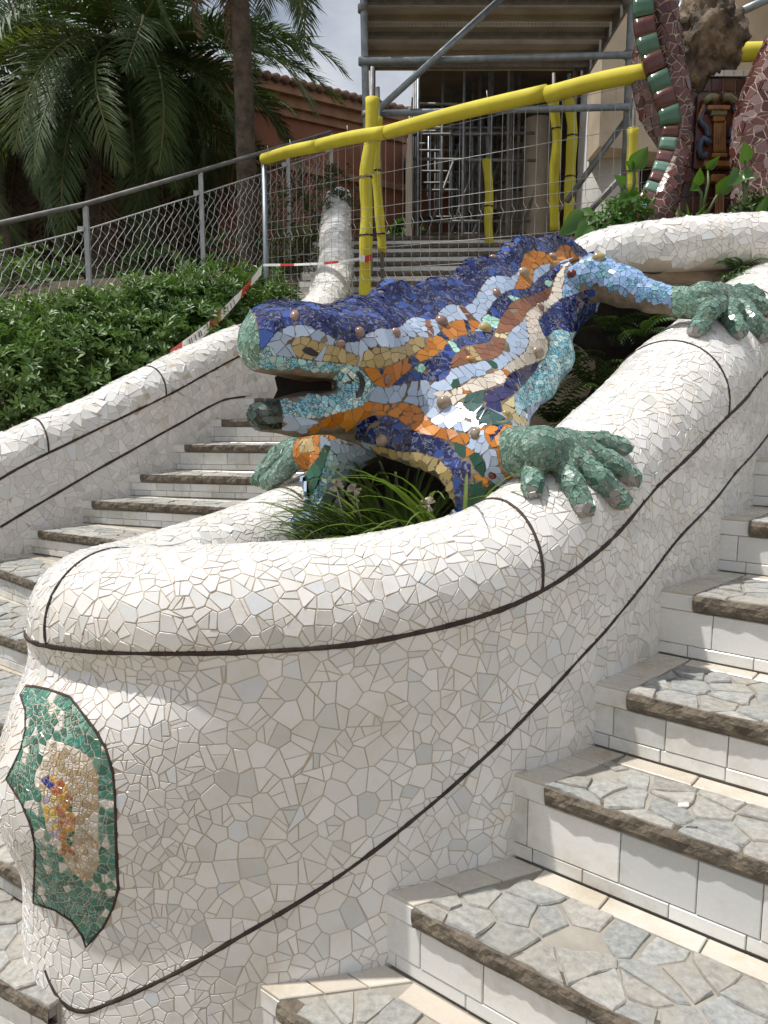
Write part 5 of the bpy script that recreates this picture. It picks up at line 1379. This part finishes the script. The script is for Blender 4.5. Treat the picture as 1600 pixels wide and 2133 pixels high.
def shrub(name, label, cs, n, ln, wd, mat, seed, group=None, base=None, stems=3, cat='shrub'):
    cs = [(Vector(c), rad) for c, rad in cs]; base = Vector(base or (cs[0][0].x, cs[0][0].y, cs[0][0].z - cs[0][1][2])); t = empty(name, base); tag(t, label, cat, group)
    V, F = leaf_cloud(cs, n, ln, wd, seed); mesh_obj('foliage', V, F, mat, t); mm = MB()
    for k in range(stems):
        c = cs[k % len(cs)][0]; mm.tube([base + Vector((.05 * k, 0, -.1)), base.lerp(c, .5) + Vector((.06, .03, 0)), c], [.022, .016, .008], 6)
    mm.obj('stem', M_BARK, t); return t
GH = 'evergreen hedge shrubs behind the balustrade'
def hs(px, py, Y, rx, rz): return (tuple(at(px, py, Y)), (rx, rx * .8, rz))
DH = 55
shrub('hedge_shrub', 'glossy evergreen hedge shrub filling the lower frame edge above the balustrade', [hs(20, 835, 5.0, .55, .45), hs(-60, 760, 5.4, .5, .5), hs(90, 765, 5.4, .45, .4)], 1250, .078, .013, M_HEDGE, 1, GH)
shrub('hedge_shrub', 'dense hedge shrub below the first railing post', [hs(170, 785, 5.4, .45, .38), hs(200, 720, 5.9, .5, .4), hs(120, 720, 5.8, .45, .38)], 1250, .078, .013, M_HEDGE, 2, GH)
shrub('hedge_shrub', 'hedge shrub with pale fruit clusters in the middle of the hedge', [hs(290, 750, 5.8, .42, .34), hs(310, 670, 6.3, .5, .38), hs(240, 700, 6.1, .4, .35)], 1200, .078, .013, M_HEDGE, 3, GH)
shrub('hedge_shrub', 'hedge shrub below the second railing post beside the slanting tape', [hs(390, 710, 6.2, .40, .32), hs(430, 640, 6.8, .5, .36), hs(370, 660, 6.5, .42, .33)], 1200, .078, .013, M_HEDGE, 4, GH)
shrub('hedge_shrub', 'hedge shrub round the foot of the slim palm', [hs(480, 665, 6.8, .40, .30), hs(530, 640, 7.4, .42, .36), hs(570, 670, 7.2, .34, .3)], 1000, .078, .013, M_HEDGE, 5, GH)
M_OLIVE = leafmat('olive_leaf', (.055, .085, .03), (.11, .10, .045), .5, 2)
shrub('tall_shrub', 'thin olive and bronze shrub behind the fence before the red house', [hs(620, 470, 9.0, .45, .55), hs(650, 550, 8.6, .45, .4), hs(700, 450, 9.5, .35, .6)], 420, .085, .013, M_OLIVE, 6)
shrub('garden_bush', 'shaded bush at the foot of the palms behind the railing', [hs(60, 600, 10.5, .9, .6), hs(330, 610, 11, .9, .55), hs(480, 580, 11.4, .8, .6)], 420, .14, .024, M_HEDGE, 7)
shrub('garden_bush', 'small sunlit bush seen in the gap beside the red house', [hs(846, 500, 15.5, .35, .35)], 90, .14, .03, M_HEDGE, 8)

# ------------------------------------------------------------------ railing with a wire net
rail = empty('net_railing', at(178, 600, 7.0)); tag(rail, 'grey metal railing with a diamond wire net above the hedge', 'railing')
RP = [(-120, 492, 6.2), (0, 465, 6.6), (178, 425, 7.2), (418, 356, 8.2), (600, 302, 9.2), (690, 275, 9.8)]
rp = [at(*p) for p in RP]
MB().tube([tuple(p) for p in rp], .022, 8).obj('top_rail', M_STEELD, rail, True)
M_ALU = plain('light_metal', (.50, .51, .51), (.40, .41, .41), 10, .5, metal=.3)
for k in (2, 3, 4, 5):
    p = rp[k]; MB().box((p.x - .021, p.y - .02, p.z - 1.45), (.042, 0, 0), (0, .04, 0), (0, 0, 1.43)).obj('post', M_ALU, rail)
    MB().box((p.x - .07, p.y - .04, p.z - .24), (.06, 0, 0), (0, .04, 0), (0, 0, .04)).obj('clamp', M_ALU, rail)
tot = [0]
for k in range(len(rp) - 1): tot.append(tot[-1] + (rp[k + 1] - rp[k]).length)
def rpos(s, d):
    for k in range(len(rp) - 1):
        if s <= tot[k + 1] or k == len(rp) - 2:
            return rp[k].lerp(rp[k + 1], (s - tot[k]) / (tot[k + 1] - tot[k])) - Vector((0, 0, d))
MB().tube([rpos(tot[-1] * i / 30, .22) for i in range(31)], .007, 5).obj('net_cable', M_ALU, rail)
mm = MB(); dx = .098; Hn = 1.28
for i in range(-10, int(tot[-1] / dx) + 1):
    for sgn in (1, -1):
        pts = []
        for j in range(15):
            q = j / 14; s = (i * dx + sgn * q * .95 + (0 if sgn > 0 else .95)); 
            if 0 <= s <= tot[-1]: pts.append(rpos(s + .016 * math.sin(j * math.pi), ( .22 + q * Hn)) + Vector((.014 * (1 if j % 2 else -1), 0, 0)))
        if len(pts) > 2: mm.tube(pts, .0030, 4, False)
o = mm.obj('wire_net', M_ALU, rail); o['kind'] = 'stuff'

# ------------------------------------------------------------------ plants in the bed, on the basin and in the grotto
def ribbon(base, dirn, length, arch, wd, mat, parent, name='leaf', n=9, tip=.2):
    d = Vector(dirn).normalized(); p = Vector(base); e = arch[0]; V = []; F = []; sdv = Vector((-d.y, d.x, 0))
    for i in range(n + 1):
        q = i / n; w_ = wd * (1 - q ** 2.2) * (.7 + .3 * min(1, q * 5)) + .0006
        fold = Vector((0, 0, -w_ * .5)); up = Vector((-d.x * math.sin(e), -d.y * math.sin(e), math.cos(e)))
        V += [p - sdv * w_ + up * w_ * .45, p, p + sdv * w_ + up * w_ * .45]
        if i: F += [(3 * i - 3, 3 * i, 3 * i + 1, 3 * i - 2), (3 * i - 2, 3 * i + 1, 3 * i + 2, 3 * i - 1)]
        e = arch[0] + (arch[1] - arch[0]) * q; p = p + (Vector((d.x, d.y, 0)) * math.cos(e) + Vector((0, 0, math.sin(e)))) * (length / n)
    return mesh_obj(name, V, F, mat, parent, True)
bedp = empty('strap_leaf_plant', (.0, 2.35, .92)); tag(bedp, 'clump of long arching strap leaves in the bed under the lizard', 'plant')
for k in range(210):
    a = random.random() * 6.28; q = math.sqrt(random.random()); bx = .08 + .27 * q * math.cos(a) - .10 * q * math.sin(a); by = 2.33 + .17 * q * math.sin(a) + .08 * q * math.cos(a)
    dx_, dy_ = math.cos(a) - .22, math.sin(a) * .5 - .12
    bx = min(bx, .24); dy_ = max(dy_, -.22)
    ribbon((bx, by, 1.05), (dx_, dy_, 0), random.uniform(.36, .60) * (1 if dx_ > -.5 else .7), (R(random.uniform(72, 95)), R(random.uniform(-60, 5))), random.uniform(.0065, .011), M_STRAP, bedp)
M_FLOW = plain('faded_flower', (.52, .47, .38), (.36, .30, .22), 30, .8)
for x, y, Y in ((892, 1050, 2.12), (700, 1012, 2.2), (738, 1022, 2.25)):
    p = at(x, y, Y); mm = MB()
    for k in range(16):
        d = Vector((random.gauss(0, 1), random.gauss(0, 1), random.gauss(.3, 1))).normalized(); mm.tube([p, p + d * .022], [.002, .0045], 5)
    mm.tube([p, p + Vector((.03, .08, -.16))], .0022, 5); mm.obj('flower_head', M_FLOW, bedp)
def fern(base, n, ln, label, seed, mat=M_FERN, elev=(20, 75)):
    r = random.Random(seed); t = empty('fern', base); tag(t, label, 'fern', 'ferns in the grotto')
    for k in range(n):
        a = r.uniform(math.pi * .95, math.pi * 2.05); L_ = ln * r.uniform(.6, 1.1); V = []; F = []; p = Vector(base); e = R(r.uniform(*elev)); d = Vector((math.cos(a), math.sin(a), 0)); sv = Vector((-d.y, d.x, 0)); m_ = 16
        for i in range(m_):
            q = i / m_; step = (d * math.cos(e) + Vector((0, 0, math.sin(e)))) * (L_ / m_); wl = L_ * .20 * math.sin(math.pi * (.12 + .86 * q))
            for sg in (-1, 1):
                b = len(V); V += [p, p + step * .7 + sv * sg * wl * .5 + Vector((0, 0, .004)), p + step * .9 + sv * sg * wl - Vector((0, 0, wl * .25)), p + step * .2 + sv * sg * wl * .5]; F.append((b, b + 1, b + 2, b + 3))
            p = p + step; e -= R(110) / m_
        mesh_obj('frond', V, F, mat, t)
    return t
for i, (x, y, Y, ln, lb) in enumerate(((1150, 880, 3.0, .34, 'grass like fern beside the turquoise lobe of the lizard'), (1230, 800, 3.3, .34, 'fern low in the dark grotto behind the rim'), (1270, 690, 3.75, .26, 'fern hanging on the grotto back wall below the hind leg'), (1180, 770, 3.5, .26, 'small fern on the grotto wall close to the turquoise lobe'),
                                     (1340, 700, 3.6, .24, 'small fern near the hind paw in the grotto'), (1540, 575, 3.62, .20, 'bright fern tuft under the stained lintel'))):
    fern(at(x, y, Y), 14, ln, lb, i)
def big_leaf(base, tipp, wd, mat, parent, bend=.1):
    b, t = Vector(base), Vector(tipp); ax = t - b; L_ = ax.length; s_ = ax.cross(Vector((0, 1, 0)))
    s_ = (s_.normalized() if s_.length > .01 else Vector((1, 0, 0))); n = s_.cross(ax).normalized(); n = n if n.y < 0 else -n; V = []; F = []
    prof = [(-.10, .30), (-.02, .55), (.12, .92), (.28, 1.0), (.48, .85), (.68, .58), (.86, .26), (1.0, .01)]
    for q, w_ in prof:
        c = b + ax * q - n * bend * L_ * q * q; V += [c - s_ * wd * w_ + n * wd * w_ * .30, c - s_ * wd * w_ * .5 + n * wd * w_ * .05, c, c + s_ * wd * w_ * .5 + n * wd * w_ * .05, c + s_ * wd * w_ + n * wd * w_ * .30]
    V[2] = b
    F = [(5 * i + j, 5 * i + j + 1, 5 * i + j + 6, 5 * i + j + 5) for i in range(len(prof) - 1) for j in range(4)]
    return mesh_obj('leaf', V, F, mat, parent, True)
def leafy(label, base, leaves, mat=M_BRIGHT):
    t = empty('broad_leaf_plant', base); tag(t, label, 'plant')
    for (x0, y0, x1, y1, Y, wpx) in leaves:
        a, b = at(x0, y0, Y), at(x1, y1, Y - .06); big_leaf(a, b, wpx * Y / 1600, mat, t)
        mid = Vector(base).lerp(a, .6) + Vector((.02, 0, .05)); MB().tube([tuple(base), tuple(mid), tuple(a)], [.009, .007, .005], 6).obj('stalk', M_STEM, t, True)
    return t
leafy('broad leaf plant low behind the lizard crest', tuple(at(1240, 500, 4.0)), [(1215, 450, 1165, 490, 3.95, 22), (1225, 470, 1200, 500, 3.9, 18), (1212, 440, 1240, 462, 4.0, 14), (1225, 480, 1250, 500, 3.95, 14)])
leafy('tall leaf plant between the foam post and the striped fountain leg', tuple(at(1302, 480, 4.2)), [(1322, 345, 1350, 306, 4.15, 19), (1318, 352, 1305, 335, 4.15, 10), (1300, 385, 1282, 365, 4.15, 12), (1308, 405, 1290, 415, 4.1, 12), (1315, 410, 1332, 402, 4.1, 13)])
leafy('dark leaf plant before the brown pier', tuple(at(1455, 480, 4.3)), [(1452, 385, 1460, 350, 4.3, 12), (1450, 388, 1440, 395, 4.28, 10), (1475, 350, 1500, 325, 4.35, 9), (1500, 400, 1530, 360, 4.3, 16)])
leafy('upright leaf plant right of the ceramic column', tuple(at(1545, 490, 4.2)), [(1552, 335, 1552, 294, 4.2, 15), (1540, 360, 1520, 385, 4.2, 17), (1545, 365, 1572, 368, 4.2, 14), (1570, 470, 1605, 400, 4.1, 12), (1465, 470, 1475, 452, 4.05, 8)])
shrub('low_shrub', 'small bright green shrub at the foot of the striped fountain leg', [hs(1290, 455, 4.25, .13, .10), hs(1265, 480, 4.2, .10, .08), hs(1320, 440, 4.3, .10, .09)], 260, .028, .008, M_BRIGHT, 31)
shrub('low_shrub', 'feathery low shrub at the frame edge on the upper basin', [hs(1580, 455, 4.2, .14, .13)], 160, .04, .007, M_FERN, 32)
shrub('low_shrub', 'moss like clump under the lintel corner by the rim', [hs(1535, 600, 3.5, .07, .05)], 110, .022, .007, M_FERN, 33)
# spiky little rosette at the pier foot
t = empty('spiky_plant', at(1437, 482, 4.1)); tag(t, 'small spiky rosette plant before the brown pier', 'plant')
for k in range(9): ribbon(at(1437, 482, 4.1), (math.cos(k * .7 + 3), math.sin(k * .7 + 3) * .5, 0), .16, (R(70 - 5 * (k % 3)), R(30)), .009, M_BRIGHT, t)
# scrap of paper on the stone tread
pp = onz(1412, 1680, .705); o = mesh_obj('paper_scrap', [pp, pp + Vector((.022, -.004, .002)), pp + Vector((.026, .006, .006)), pp + Vector((.004, .009, .003)), pp + Vector((.012, .003, .008))], [(0, 1, 4), (1, 2, 4), (2, 3, 4), (3, 0, 4)], M_TAPEW); tag(o, 'tiny white scrap of paper lying on the stone tread', 'litter')
